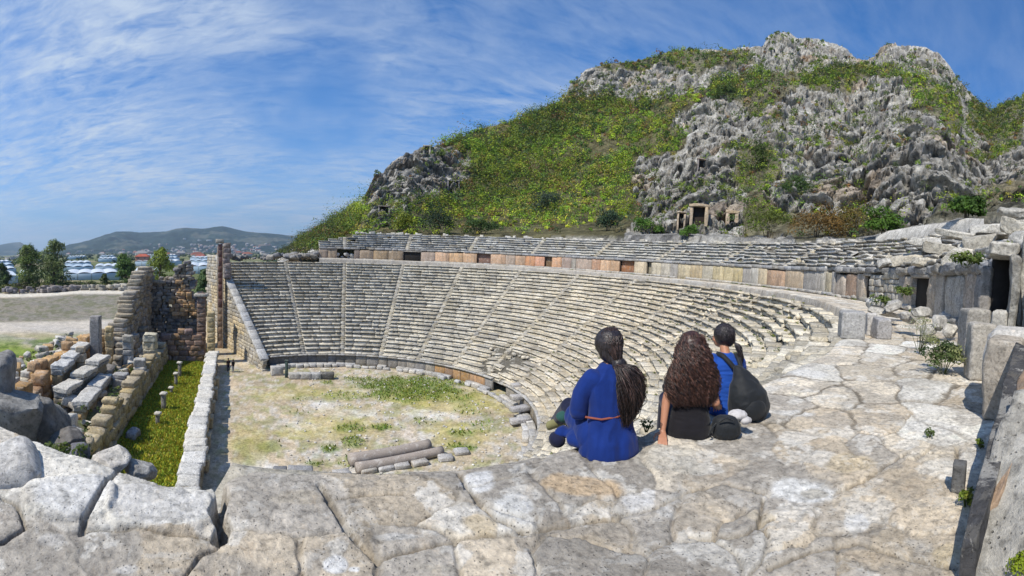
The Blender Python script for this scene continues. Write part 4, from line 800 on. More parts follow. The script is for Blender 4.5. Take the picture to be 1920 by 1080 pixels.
keep = ((r > RE - .3) & (r < RW + .3) & (ph < 3.24)); kf = keep[fq].all(1); used = np.zeros(len(x), bool); used[fq[kf].ravel()] = True; mp_ = np.cumsum(used) - 1
mesh_obj('pavement', np.stack([x, y, z], 1)[used], mp_[fq[kf]], M['pave'], c[used]); tag(bpy.data.objects['pavement'], kind='structure')
phs = np.arange(-.12, 2.95, .0035); rs = np.linspace(RE - .3, RW + .3, 70); A, R_ = np.meshgrid(phs, rs); x = (R_ * np.sin(A)).ravel(); y = (CY + R_ * np.cos(A)).ravel(); m_ = len(phs)
z, c, r, ph = pave_fields(x, y); i = np.arange((len(rs) - 1) * m_).reshape(len(rs) - 1, m_)[:, :-1].ravel(); fq = np.stack([i, i + m_, i + m_ + 1, i + 1], 1)
D = np.hypot(x, y); kf = (D[fq] > 12.3).all(1); fq = fq[kf]
used = np.zeros(len(x), bool); used[fq.ravel()] = True; mp_ = np.cumsum(used) - 1
tag(mesh_obj('pavement', np.stack([x, y, z - .012], 1)[used], mp_[fq], M['pave'], c[used]), kind='structure')
# pavement behind the photographer
x, y, fq = polar_sheet(np.linspace(1.70, 2 * PI - .93, 60), np.linspace(.05, 12, 60)); x2, y2, fq2 = polar_sheet(np.linspace(-.97, 1.74, 60), np.linspace(.02, 1.2, 8)); fq = np.vstack([fq, fq2 + len(x)]); x = np.concatenate([x, x2]); y = np.concatenate([y, y2])
z, c, r, ph = pave_fields(x, y); kf = ((r > RE - .3) & (r < RW + .3) & (ph < 3.24))[fq].all(1)
tag(mesh_obj('pavement', np.stack([x, y, z - .004], 1), fq[kf], M['pave'], c), kind='structure')
# ================================================================ ruined stage building (left)
def course_wall(mb, l0, s0, l1, s1, zb, ztop, thick, ch, col, rough=.05, bl=(.7, 1.5), jitter=.05, n=6, holes=0.0, var=.13):
    P0, P1 = st(l0, s0), st(l1, s1); dv = P1 - P0; L = dv.length; dv.normalize(); a = math.atan2(dv.y, dv.x); z = zb; k = 0
    while True:
        h_ = ch * random.uniform(.85, 1.2); q = -(k % 2) * .4; any_ = False
        while q < L:
            w = random.uniform(*bl); m_ = min(max(q + w / 2, 0), L); zt = ztop(m_ / L)
            if z + h_ * .5 < zt:
                any_ = True
                if random.random() >= holes:
                    c = P0 + dv * m_; mb.block((c.x + random.gauss(0, jitter), c.y + random.gauss(0, jitter), z + h_ / 2), (w * .97, thick * random.uniform(.9, 1.08), h_ * .98), Rz(a + random.gauss(0, .02)), jit(col, var, .03), rough, n, .06)
            q += w
        z += h_; k += 1
        if not any_ or k > 60: break
def wob(base, amp, f, seed): return lambda t: base + amp * float(fbm(np.array([t * f]), np.array([seed * 1.7]), o=3, seed=seed)[0])
CRM = (.60, .54, .42); DG = (.24, .23, .22); BN = (.33, .26, .18); ORS = (.60, .38, .18)
# white low wall along the orchestra
w = empty('front_stage_wall', st(-2.7, 24, ZO)); tag(w, 'low wall with pale weathered top running along the left of the orchestra', 'wall'); wi2 = Matrix.Translation(-w.location)
mb = MB(); course_wall(mb, -2.65, 22, -2.85, 55, ZO - .1, lambda t: ZO + 1.75 + .18 * math.sin(t * 40), 1.25, .5, (.40, .33, .22), .06, (.8, 1.6)); o = mb.build('masonry', M['ruin'], w); o.matrix_parent_inverse = wi2
mb = MB(); s = 22
while s < 55:
    L = random.uniform(.8, 1.7); mb.block(st(-2.7 - (s - 22) * .006 + random.gauss(0, .06), s + L / 2, ZO + 1.85), (1.45 * random.uniform(.85, 1.1), L * .96, .34), Rz(-AS) @ Reul(random.gauss(0, .04), random.gauss(0, .04), random.gauss(0, .05)), jit((.66, .63, .57), .08), .05, 9, .07); s += L
o = mb.build('coping', M['seat_near'], w); o.matrix_parent_inverse = wi2
lab = ['farthest', 'second farthest', 'third farthest', 'fourth farthest', 'second nearest', 'nearest']
for j, (px, py, D) in enumerate(((405, 710, 46.7), (402, 730, 43), (397, 755, 39.5), (392, 783, 36), (387, 817, 32.4), (384, 862, 28.8))):
    c = at_d(px, py, D); mb = MB(); H = c.z - ZO; mb.block((0, 0, H / 2), (.62, .75, H), None, jit((.55, .44, .28), .05), .04, 6, .05); mb.block((0, 0, H + .08), (.72, .85, .2), None, (.66, .56, .38), .03, 6, .04)
    o = mb.build('stone_stump', M['ruin']); o.location = (c.x, c.y, ZO); o.rotation_euler = (0, 0, -AS); tag(o, lab[j] + ' of the stone stumps along the shadowed foot of the pale low wall', 'block', 'stone stumps beside the pale low wall')
# stage front wall at the left of the grass corridor
w = empty('stage_front_wall', st(-9.9, 24, ZO)); tag(w, 'yellow brown stage front wall left of the grass corridor', 'wall'); wi2 = Matrix.Translation(-w.location)
mb = MB(); course_wall(mb, -9.9, 22, -9.9, 62, ZO - .1, lambda t: ZO + 2.6 + .35 * math.sin(t * 31) + .3 * math.sin(t * 77), 1.3, .62, (.48, .39, .24), .07, (.6, 1.4), .08, 6); o = mb.build('masonry', M['ruin'], w); o.matrix_parent_inverse = wi2
# platform behind it: rubble core
V = []; Fq = []; nl, ns = 40, 110
L_, S_ = np.meshgrid(np.linspace(-27, -10.3, nl), np.linspace(14, 70, ns)); zpl = ZO + 1.5 + .9 * fbm(L_ * .3, S_ * .3, o=4, seed=130) + .35 * fbm(L_ * 1.1, S_ * 1.1, o=3, seed=131) - 1.6 * sst(-L_, 22, 27); zpl = np.maximum(zpl, ZO - .3)
px_ = L_ * math.cos(AS) + S_ * math.sin(AS); py_ = -L_ * math.sin(AS) + S_ * math.cos(AS); i = np.arange((ns - 1) * nl).reshape(ns - 1, nl)[:, :-1].ravel()
cn = fbm(L_ * .6, S_ * .6, o=4, seed=132).ravel()[:, None]; cc = np.array((.24, .21, .17)) * (1 + .5 * cn); g_ = sst(cn, .05, .25) * .8; cc = cc * (1 - g_) + np.array((.10, .15, .03)) * g_
tag(mesh_obj('rubble_ground', np.stack([px_.ravel(), py_.ravel(), zpl.ravel()], 1), np.stack([i, i + 1, i + nl + 1, i + nl], 1), M['ruin'], cc), kind='structure')
# tall ruin at the far end
w = empty('ruined_tower', st(-9, 68, ZO)); tag(w, 'tallest dark ruined wall block with an orange stone patch at the stage end', 'ruin'); wi2 = Matrix.Translation(-w.location)
def prof(pts): xs, zs_ = zip(*pts); return lambda t: float(np.interp(t, xs, zs_)) + .3 * math.sin(t * 37)
D0 = 69.0
def zat(py, D=69.0, px=340): return at_d(px, py, D).z
mb = MB(); course_wall(mb, -13.5, 67, -5.6, 67, ZO, prof([(0, zat(521)), (.42, zat(521)), (.47, zat(503)), (.58, zat(500)), (.62, zat(491)), (.82, zat(493)), (.9, zat(512)), (1, zat(545))]), 2.2, .50, (.30, .265, .23), .09, (.45, 1.1), .12, 6, .02, .25); o = mb.build('end_wall', M['ruin'], w); o.matrix_parent_inverse = wi2
mb = MB(); course_wall(mb, -9.8, 65.7, -6.2, 65.7, ZO + 5.2, prof([(0, zat(560)), (.35, zat(528)), (.7, zat(526)), (1, zat(570))]), .7, .6, (.50, .32, .17), .08, (.6, 1.2), .08, 6, .0, .2); o = mb.build('orange_core', M['ruin'], w); o.matrix_parent_inverse = wi2
mb = MB(); course_wall(mb, -14.4, 50, -14.0, 67, ZO, prof([(0, -9.5), (.12, -6.6), (.2, -6.0), (.3, -4.4), (.45, -4.2), (.55, -2.6), (.75, -1.6), (1, -1.2)]), 2.0, .50, (.40, .35, .28), .09, (.45, 1.2), .12, 6, .02, .18); o = mb.build('side_wall', M['ruin'], w); o.matrix_parent_inverse = wi2
mb = MB(); course_wall(mb, -10.2, 58, -4.9, 58, ZO, prof([(0, -10.2), (.6, -10.0), (.75, -9.6), (1, -9.8)]), 1.1, .75, (.30, .20, .15), .05, (.9, 1.6), .05, 6, 0, .15); o = mb.build('cross_wall', M['ruin'], w); o.matrix_parent_inverse = wi2
o = empty('stone_pier', at_d(378, 640, 62)); mb = MB(); zz0 = o.location.z
for z in np.arange(ZO, zat(553, 62, 378) - .3, .7): mb.block((0, 0, z + .35 - zz0), (1.2, 1.1, .69), Rz(.2), jit((.26, .18, .14), .1), .05, 6)
mb.build('shaft', M['ruin'], o); mb = MB(); mb.block((0, 0, zat(553, 62, 378) - zz0), (2.0, 1.6, .45), Rz(.2), (.52, .48, .42), .05, 6); mb.build('cap', M['ruin'], o); tag(o, 'short dark pier with pale cap just right of the tallest ruin', 'pier')
o = empty('stone_pier', at_d(388, 640, 58)); mb = MB(); zz0 = o.location.z
for z in np.arange(ZO, at_d(393, 578, 64).z, .7): mb.block((.6, 0, z + .35 - zz0), (1.0, 1.1, .69), Rz(.2), jit((.56, .44, .25), .1), .05, 6)
mb.build('shaft', M['ruin'], o); tag(o, 'bright yellow stone pier between the tallest ruin and the red brown pillar', 'pier')
# tall square column standing alone
c = at_d(181, 690, 47); col = empty('square_column', (c.x, c.y, -12.6)); mb = MB(); zt = at_d(180, 592, 47).z + 12.6
mb.block((0, 0, zt / 2), (1.15, .95, zt), Rz(-AS), (.33, .31, .30), .04, 14, .06); mb.build('shaft', M['ruin'], col); mb = MB(); mb.block((0, 0, .3), (1.6, 1.4, .7), Rz(-AS), (.42, .34, .25), .06, 6); mb.build('base', M['ruin'], col)
tag(col, 'lone tall grey square column standing among the stage ruins', 'column')
# carved cornice blocks: three stepped bands
BANDS = [((108, 690), (158, 640), 43, 3), ((112, 735), (196, 660), 40, 3), ((150, 756), (198, 700), 38, 2)]
q = 0; pos = ['nearest', 'middle', 'farthest']
for bi, ((x0, y0), (x1, y1), D, k) in enumerate(BANDS):
    A, B = at_d(x0, y0, D - 3.5), at_d(x1, y1, D + 4.5)
    for j in range(k):
        P = A + (B - A) * ((j + .5) / k); L = (B - A).length / k * .96; mb = MB(); dv = B - A; ang = math.atan2(dv.y, dv.x)
        mb.block((0, 0, -.15), (L, 1.5, .42), None, jit((.60, .58, .54), .06), .07, 14, .05); mb.block((0, .12, -.62), (L * .99, 1.2, .55), None, jit((.34, .335, .31), .1), .07, 14, .06)
        mb.block((0, .2, -1.35), (L * .98, 1.0, .95), None, jit((.34, .28, .19), .08), .06, 9, .06); mb.block((0, .1, -2.3), (L * .97, 1.3, 1.0), None, jit((.26, .23, .19), .1), .08, 9, .1)
        for d_ in np.arange(-L / 2 + .15, L / 2 - .1, .34): mb.block((d_, -.62, -.5), (.16, .18, .2), None, (.38, .37, .35), .015, 4, .02)
        o = mb.build('cornice_block', M['ruin']); o.location = P; o.rotation_euler = (0, 0, ang)
        tag(o, 'carved cornice block, %s of the %s stepped band among the stage ruins' % (['near', 'middle', 'far'][j] if k == 3 else ['near', 'far'][j], ['upper', 'long middle', 'short lower'][bi]), 'block', 'carved cornice blocks of the stage')
# orange and brown block walls left of the cornices
def rwall(name, l0, s0, l1, s1, zb, zt, th, ch, colr, label, cat='wall', n=6, var=.15):
    w = empty(name, st(l0, s0, zb)); tag(w, label, cat); mb = MB(); course_wall(mb, l0, s0, l1, s1, zb, zt, th, ch, colr, .07, (.5, 1.2), .08, n, .0, var); o = mb.build('masonry', M['ruin'], w); o.matrix_parent_inverse = Matrix.Translation(-w.location); return w
rwall('orange_block_wall', -19.5, 38, -16.8, 52, ZO + .4, lambda t: -10.0 + .5 * math.sin(t * 19) + 1.0 * t, 1.2, .9, ORS, 'wall of bright orange squared blocks left of the carved cornices')
rwall('orange_block_wall', -17.6, 30, -17.5, 38, ZO + .4, lambda t: -10.3 + .4 * math.sin(t * 13), 1.4, .9, (.44, .27, .13), 'short orange brown wall piece at the near end of the orange block wall')
rwall('back_stage_wall', -21.5, 33, -19.2, 56, ZO, lambda t: -11.0 + .6 * math.sin(t * 23) + .6 * t, 1.3, .6, (.55, .50, .42), 'long low grey wall edging the grass left of the orange blocks')
rwall('inner_wall', -13.0, 46, -12.6, 60, ZO + 1, lambda t: -9.8 + .8 * math.sin(t * 17), 1.0, .6, (.36, .32, .27), 'dark inner wall between the square column and the tallest ruin')
rwall('inner_wall', -15.8, 48, -14.8, 56, ZO + 1, lambda t: -9.0 + .7 * math.sin(t * 11), 1.0, .6, (.46, .34, .20), 'yellow brown inner wall right behind the square column')
rwall('foreground_pier', -17.8, 22.5, -15.8, 22.5, ZO, lambda t: -9.0, 2.2, .9, (.40, .36, .27), 'pale brown pier at the near end of the carved cornices')
# loose stones
ZR = [(random.uniform(-26, -10.6), random.uniform(20, 64)) for _ in range(230)]
for j, (l, s) in enumerate(ZR):
    s_ = random.uniform(.4, 1.4); mb = MB(); warm = random.random(); colr = (.55, .36, .18) if warm < .22 else (.60, .57, .51) if warm < .7 else (.34, .31, .27)
    mb.block((0, 0, 0), (s_ * random.uniform(1, 1.8), s_, s_ * random.uniform(.5, .9)), Reul(random.gauss(0, .2), random.gauss(0, .2), 0), jit(colr, .12), .08, 6, .08); o = mb.build('loose_stone', M['ruin'])
    o.location = st(l, s, ZO + 1.7 + random.uniform(-.1, .9)); o.rotation_euler = (0, 0, random.random() * 3); tag(o, ('orange' if warm < .22 else 'pale' if warm < .7 else 'dark') + ' squared stone lying loose in the stage ruins', 'stone', 'loose %s stones in the stage ruins' % ('orange' if warm < .22 else 'pale' if warm < .7 else 'dark'))
for (px, py0, py1, w, D, colr, lab_) in ((205, 612, 668, 14, 50, (.56, .44, .26), 'yellowish square pier just right of the lone square column'), (282, 625, 660, 24, 52, (.60, .56, .44), 'pale upright block in the dark rubble below the tallest ruin'), (240, 628, 672, 18, 48, (.46, .44, .40), 'grey upright pier between the square column and the pale upright block'), (152, 648, 700, 16, 44, (.58, .48, .34), 'tan pier standing left of the lone square column'), (226, 700, 745, 26, 42, (.42, .40, .37), 'grey pier above the yellow brown front wall'), (262, 672, 700, 22, 46, (.55, .52, .46), 'low pale pier at the middle of the front wall')):
    zt_, zb_ = at_d(px, py0, D).z, ZO + 1.2; c = at_d(px, py0, D); mb = MB(); W_ = w * D / F; z = zb_
    while z < zt_ - .1: h_ = min(random.uniform(.6, 1.1), zt_ - z); mb.block((random.gauss(0, .04), random.gauss(0, .04), z + h_ / 2 - zb_), (W_, W_ * .9, h_ * .98), Rz(-AS + random.gauss(0, .05)), jit(colr, .1), .06, 9, .05); z += h_
    o = mb.build('stone_pier', M['ruin']); o.location = (c.x, c.y, zb_); tag(o, lab_, 'pier')
# stubs on the grass
for j, (px, py, y0, w) in enumerate(((337, 707, 680, 9), (330, 722, 700, 9), (321, 737, 727, 9), (307, 768, 738, 13), (296, 796, 775, 12), (250, 822, 806, 22))):
    c = on_z(px, py, ZO); D = c.xy.length; H = at_d(px, y0, D).z - ZO; W_ = w * D / F; mb = MB()
    if j < 5: mb.block((0, 0, H / 2), (W_ * .62, W_ * .62, H), None, (.30, .28, .25), .04, 6, .05); mb.block((0, 0, H), (W_, W_, .22), None, (.62, .58, .5), .03, 6, .04)
    else: mb.block((0, 0, H / 2), (W_, W_ * 1.3, H), None, (.30, .30, .31), .1, 9, .1, round_=.4)
    o = mb.build('stone_stub' if j < 5 else 'boulder', M['ruin']); o.location = (c.x, c.y, ZO); tag(o, ['farthest small stone stub on the corridor grass', 'second farthest stone stub on the corridor grass', 'lowest stone stub in the middle of the corridor grass', 'tall stone stub with flat pale cap on the corridor grass', 'nearest stone stub on the corridor grass', 'round grey boulder lying in the shadow on the corridor grass'][j], 'stub' if j < 5 else 'boulder', 'stone stubs on the corridor grass' if j < 5 else None)
# grass blades in the corridor and orchestra patches
rg_ = np.random.RandomState(8); n = 26000; l = rg_.uniform(-9.2, -3.4, n); s = rg_.uniform(22, 60, n); X = l * math.cos(AS) + s * math.sin(AS); Y = -l * math.sin(AS) + s * math.cos(AS)
ox = rg_.uniform(-5, 28, 60000); oy = rg_.uniform(20, 58, 60000); g_ = ell(ox, oy, GR); kp = rg_.rand(len(ox)) < g_ ** 1.5 * .5; X = np.concatenate([X, ox[kp]]); Y = np.concatenate([Y, oy[kp]]); n = len(X)
z = ground_z(X, Y); P = np.stack([X, Y, z + .05], 1); a = rg_.uniform(0, 2 * PI, n); w_ = .07; h_ = rg_.uniform(.08, .22, n); dx = np.stack([np.cos(a) * w_, np.sin(a) * w_, 0 * a], 1); up = np.stack([rg_.normal(0, .06, n), rg_.normal(0, .06, n), h_], 1)
Vg = np.stack([P - dx, P + dx, P + dx * .4 + up, P - dx * .4 + up], 1).reshape(-1, 3); cg = np.tile((.30, .35, .04), (n, 1)); cg[26000:] = (.17, .24, .04); cg = cg * rg_.uniform(.5, 1.5, (n, 1)); cg[:, 0] *= rg_.uniform(.7, 1.5, n)
tag(mesh_obj('grass', Vg, np.arange(4 * n).reshape(n, 4), M['leaf'], np.repeat(cg, 4, 0)), 'short green grass in the stage corridor and orchestra patches', 'grass', kind='stuff')
# gravel on the orchestra
n = 900; mb = MB()
for j in range(n):
    X_, Y_ = random.uniform(-4, 27), random.uniform(21, 56); r = math.hypot(X_, Y_ - CY)
    if r > 16: continue
    l = X_ * math.cos(AS) - Y_ * math.sin(AS)
    if l < -1.2: continue
    s_ = random.uniform(.06, .2); mb.block((X_, Y_, ZO + .04), (s_ * 1.3, s_, s_ * .7), Rz(random.random() * 3), jit((.62, .59, .54), .15), .0, 4, .03)
tag(mb.build('gravel', M['seat_near']), 'scattered pale pebbles on the orchestra floor', 'gravel', kind='stuff')
# low weeds among stage ruins and seats
def weeds(name, cents, rad_, nleaf, size, cols, label, cat='weeds'):
    V, Fq, C = leaf_cloud(np.array(cents), np.array(rad_), nleaf, size, np.array(cols), seed=len(cents)); return tag(mesh_obj(name, V, Fq, M['leaf'], C), label, cat, kind='stuff')
cs, rr_, cl_ = [], [], []
for _ in range(240): l, s = random.uniform(-26, -10.5), random.uniform(20, 62); cs.append(tuple(st(l, s, ZO + 1.9 + random.random() * .6))); rr_.append(random.uniform(.2, .6)); cl_.append(random.choice([(.09, .13, .03), (.05, .08, .025), (.13, .16, .03)]))
for _ in range(60): l, s = random.uniform(-11, -10), random.uniform(20, 60); cs.append(tuple(st(l, s, ZO + 2.3))); rr_.append(random.uniform(.2, .5)); cl_.append((.09, .14, .03))
weeds('weeds', cs, rr_, 26, .11, cl_, 'green weeds growing between the fallen stage stones')
cs, rr_, cl_ = [], [], []
for _ in range(420):
    p = random.triangular(1.0, 2.9, 2.2); r = random.uniform(R0 + 2, RE - .3); k = int((r - R0) / DR); z = -DZ * (NR - k) + .03; cs.append(tuple(pol(R0 + k * DR + .5, p, z))); rr_.append(random.uniform(.07, .22)); cl_.append(random.choice([(.14, .17, .04), (.20, .19, .05), (.09, .13, .03)]))
for _ in range(60): p = random.uniform(.2, 3.0); cs.append(tuple(pol(RW - .25 + random.uniform(-.1, .1), p, .06))); rr_.append(random.uniform(.08, .25)); cl_.append((.12, .16, .03))
for _ in range(90): p = random.uniform(.4, 2.9); k = random.randint(0, 6); cs.append(tuple(pol(RW + .4 + k * .8, p, TOPZ + .3 + k * .43))); rr_.append(random.uniform(.12, .35)); cl_.append((.15, .18, .035))
weeds('weeds', cs, rr_, 22, .05, cl_, 'small yellow green weeds sprouting between the worn seats')
# ================================================================ trees, greenhouses and town on the plain
def tree(px, pybase, pytop, wpx, D, col, label, dark=(.03, .05, .015), n=7500, tall=False, grp='trees on the plain'):
    b0 = at_d(px, pybase, D); zg = float(ground_z(np.array([b0.x]), np.array([b0.y]))[0]); b0.z = zg; top = at_d(px, pytop, D).z - zg; sc = D / F; w = wpx * sc / 2
    root = empty('tree', b0); tag(root, label, 'tree', grp); rg_ = np.random.RandomState(int(px * 7)); k = 34
    hs = rg_.uniform(.06, .98, k); wr = np.sin(np.clip((hs + .12) / 1.12, 0, 1) ** .8 * PI) ** .55
    an_ = rg_.uniform(0, 2 * PI, k); rr = rg_.uniform(.2, .72, k) * w * wr; cc = np.stack([np.cos(an_) * rr, np.sin(an_) * rr, hs * top * .93], 1)
    rad_ = w * rg_.uniform(.36, .55, k) * (.55 + .45 * wr); cols = np.array(col) * rg_.uniform(.6, 1.35, (k, 1)); V, Fq, C = leaf_cloud(cc, rad_, n // k, .0012 * D + .14, cols, seed=int(px), flat=.95)
    mesh_obj('crown', V, Fq, M['leaf'], C, root)
    mb = MB(); tube(mb, [(0, 0, -.3), (.05, 0, top * .3), (-.1, .1, top * .6), (0, 0, top * .85)], [.035 * top, .028 * top, .016 * top, .006 * top], (.13, .10, .075), 8)
    for j in range(7): q = cc[j]; tube(mb, [(0, 0, top * (.15 + .06 * j)), tuple(q * np.array([.6, .6, .85])), tuple(q)], [.016 * top, .010 * top, .004 * top], (.13, .10, .075), 5)
    mb.build('trunk', M['bark'], root); return root
tree(57, 538, 459, 74, 168, (.13, .18, .04), 'broad dark green tree, left of the two tall trees at the far left')
tree(103, 538, 446, 68, 162, (.15, .19, .055), 'tallest feathery green tree, right of the two tall trees at the far left')
tree(235, 527, 473, 44, 178, (.09, .16, .03), 'compact round dark tree in front of the white greenhouses')
tree(300, 530, 461, 62, 150, (.22, .28, .04), 'yellow green loose tree behind the left part of the tallest ruin')
tree(385, 585, 502, 50, 100, (.08, .13, .045), 'dark green tree between the tallest ruin and the red brown pillar')
tree(6, 545, 492, 34, 165, (.09, .14, .04), 'dark tree cut by the left picture edge')
tree(196, 531, 512, 20, 160, (.08, .11, .03), 'small bush like tree left of the compact round tree', n=900)
# hedge line
cs, rr_, cl_ = [], [], []
for _ in range(330):
    px = random.uniform(-40, 240); D = random.uniform(152, 172); q = at_d(px, 530, D); zg = -12.2; cs.append((q.x, q.y, zg + random.uniform(.2, 1.6))); rr_.append(random.uniform(.7, 1.9)); cl_.append(random.choice([(.10, .13, .03), (.06, .09, .025), (.16, .17, .04), (.09, .08, .05)]))
weeds('undergrowth', cs, rr_, 40, .34, cl_, 'rough green undergrowth between the path and the greenhouses', 'undergrowth')
for j in range(150):
    px = random.uniform(60, 262) if j % 3 else random.uniform(0, 262); D = random.uniform(147, 152); q = at_d(px, 540, D); s_ = random.uniform(.6, 1.9); mb = MB()
    mb.block((0, 0, s_ * .3), (s_ * 1.5, s_, s_ * .9), Reul(.1, .1, 0), jit((.46, .42, .34) if px > 150 else (.26, .23, .22), .16), .1, 6, .12); o = mb.build('field_stone', M['ruin']); o.location = (q.x, q.y, -12.35 + random.uniform(0, 1.2)); o.rotation_euler = (0, 0, random.random() * 3)
    tag(o, 'rough stone in the rubble rows behind the pale path on the plain', 'stone', 'stones behind the pale path')
mgl, t, b = new_mat('greenhouse_film', .25, .5); at = N(t, 'ShaderNodeAttribute', attribute_name='Col'); tcn = N(t, 'ShaderNodeTexCoord'); wv = N(t, 'ShaderNodeTexWave', inp={'Scale': .5, 'Distortion': .4}); t.links.new(tcn.outputs['Object'], wv.inputs[0])
t.links.new(mixc(t, 1.0, at.outputs['Color'], ramp(t, wv.outputs[1], [(0, .8), (.3, 1.0)]), 'MULTIPLY'), b.inputs['Base Color'])
def greenhouse(px0, px1, D, dep, H, label, roofc=(.78, .80, .82), wallc=(.50, .62, .70), zb=-12.8):
    A, B = at_d(px0, 500, D), at_d(px1, 500, D); A.z = B.z = zb; dv = (B - A); L = dv.length; ux_ = dv / L; nv_ = Vector((-ux_.y, ux_.x, 0)); 
    if nv_.dot(A) < 0: nv_ = -nv_
    root = empty('greenhouse', (A + B) / 2); tag(root, label, 'greenhouse', 'greenhouses on the plain'); a = math.atan2(ux_.y, ux_.x); root.rotation_euler = (0, 0, a)
    k = max(2, int(L / 6)); span = L / k; sg = 1 if nv_.dot(Vector((-math.sin(a), math.cos(a), 0))) > 0 else -1
    V = []; Fq = []
    for i in range(k):
        for j in range(9):
            t_ = j / 8; xx = -L / 2 + span * (i + t_); z = H * .86 + H * .14 * math.sin(PI * t_)
            V += [(xx, 0, z), (xx, dep * sg, z)]
            if j: m_ = len(V); Fq.append((m_ - 4, m_ - 3, m_ - 1, m_ - 2))
    mesh_obj('roof', V, np.array(Fq), mgl, np.tile(roofc, (len(V), 1)), root)
    mb = MB(); mb.block((0, dep * sg / 2, H * .43), (L, dep, H * .86 - .03), None, wallc, 0, 4, .02); mb.build('side_wall', mgl, root)
    mb = MB()
    for i in range(k + 1): mb.block((-L / 2 + span * i, -sg * .12, H * .43), (.22, .18, H * .88), None, (.25, .28, .28), 0, 4, .02)
    mb.build('frame', M['wall'], root)
GHS = [(118, 224, 205, 42, 4.6, 'nearest long pale greenhouse between the tall trees and the round tree'), (-60, 34, 200, 60, 4.4, 'pale greenhouse at the left picture edge'), (36, 48, 215, 50, 4.4, 'narrow slice of greenhouse behind the two tall trees'), (252, 300, 215, 50, 4.6, 'greenhouse right of the round tree below the red roof'), (352, 412, 260, 60, 5.5, 'long white greenhouse behind the tallest ruin')]
for g in GHS: greenhouse(*g)
far = ['second', 'third', 'fourth', 'fifth']
for r_, (D, H) in enumerate(((290, 5), (390, 5.5), (560, 6), (820, 7))):
    for j, (p0, p1) in enumerate(((-60, 30), (118, 175), (178, 228), (250, 345), (350, 410))):
        if (r_ + j) % 4 == 3: continue
        greenhouse(p0 + r_ * 3, p1 - r_ * 4, D, D * .18, H, '%s row white roofed greenhouse, %s' % (far[r_], ['leftmost', 'left of the round tree', 'just left of the round tree', 'below the far hill', 'right of the tallest ruin'][j]), roofc=(.72, .75, .77) if (r_ + j) % 2 == 0 else (.50, .58, .64))
# houses
HB = BVHTree.FromPolygons([v.co.copy() for v in HILL.data.vertices], [tuple(p.vertices) for p in HILL.data.polygons])
def house(P, w, d_, h_, wallc, roofc, label, rz=0, flat=False):
    root = empty('house', P, rz); tag(root, label, 'house', 'houses of the town below the far hills')
    mb = MB(); mb.block((0, 0, h_ / 2 - 1), (w, d_, h_ + 2), None, wallc, 0, 4, .05); mb.build('wall', M['wall'], root)
    if flat: mb = MB(); mb.block((0, 0, h_ + .2), (w * 1.04, d_ * 1.04, .5), None, roofc, 0, 4, .03); mb.build('roof', M['wall'], root)
    else:
        e = .6; V = [(-w / 2 - e, -d_ / 2 - e, h_), (w / 2 + e, -d_ / 2 - e, h_), (w / 2 + e, d_ / 2 + e, h_), (-w / 2 - e, d_ / 2 + e, h_), (-w / 4, 0, h_ + w * .2), (w / 4, 0, h_ + w * .2)]
        mesh_obj('roof', V, [(0, 1, 5, 4), (1, 2, 5), (2, 3, 4, 5), (3, 0, 4), (3, 2, 1, 0)], M['wall'], np.tile(roofc, (6, 1)), root)
    nwin = max(2, int(w / 5)) if h_ < 4.5 else 0
    for s_ in (-1, 1):
        for i in range(nwin):
            for fl in range(max(1, int(h_ / 3.2))): mb = MB(); mb.block((-w / 2 + w * (i + .5) / nwin, s_ * (d_ / 2 + .02), 1.7 + fl * 3.1), (1.4, .12, 1.5), None, (.06, .07, .09), 0, 4, .02); mb.build('window', M['wall'], root)
def on_hill(px, py):
    r = HB.ray_cast(Vector((0, 0, EYE)), ray(px, py)); return r[0]
house(at_d(268, 487, 420), 13, 10, 3.2, (.30, .16, .12), (.50, .10, .05), 'large building with bright red roof above the greenhouses', .2)
house(at_d(376, 486, 700), 20, 12, 4, (.35, .3, .26), (.38, .10, .07), 'long dull red roofed building above the white greenhouse right of the ruin', .1)
HS = [(346, 449, 16, WT, 'small bright white house halfway up the far hill'), (374, 452, 18, WT, 'white house left of the long white building on the far hill'), (392, 452, 26, WT, 'long bright white building on the far hill'), (497, 461, 60, (.62, .45, .33), 'wide pinkish building on the far hillside behind the seats'), (545, 457, 40, (.45, .42, .34), 'pale building right of the wide pinkish one')]
for (px, py, w, c, lb) in HS:
    q = on_hill(px, py)
    if q: house(q, w * 1.6, 16, 10, c, (.6, .55, .5), lb, -math.atan2(q.x, q.y), True)
kk = 0
for j in range(150):
    px = random.triangular(120, 575, 430); lo = 476; hi = 458 if px > 280 else 470; py = random.uniform(hi, lo); q = on_hill(px, py)
    if not q: continue
    w = random.uniform(12, 26); wc = random.choice([(.55, .52, .48), (.62, .58, .55), (.42, .38, .35), (.5, .42, .36)]); rc = random.choice([(.34, .12, .08), (.32, .14, .1), (.45, .42, .4), (.5, .48, .46)])
    house(q, w, 12, random.uniform(6, 12), wc, rc, ['small white house of the town on the far slope', 'small pinkish pale house of the town on the far slope', 'small grey pale house of the town on the far slope', 'small tan house of the town on the far slope'][j % 4], -math.atan2(q.x, q.y) + random.gauss(0, .3), random.random() < .5); kk += 1
for j in range(36):
    px = random.uniform(-30, 560); D = random.uniform(900, 2200); q = at_d(px, 478, D); q.z = -13; w = random.uniform(12, 30)
    house(q, w, 12, random.uniform(5, 10), random.choice([(.55, .52, .48), (.42, .38, .36)]), random.choice([(.36, .12, .08), (.45, .42, .4)]), 'small low house on the far plain beyond the greenhouses', random.random(), random.random() < .5)
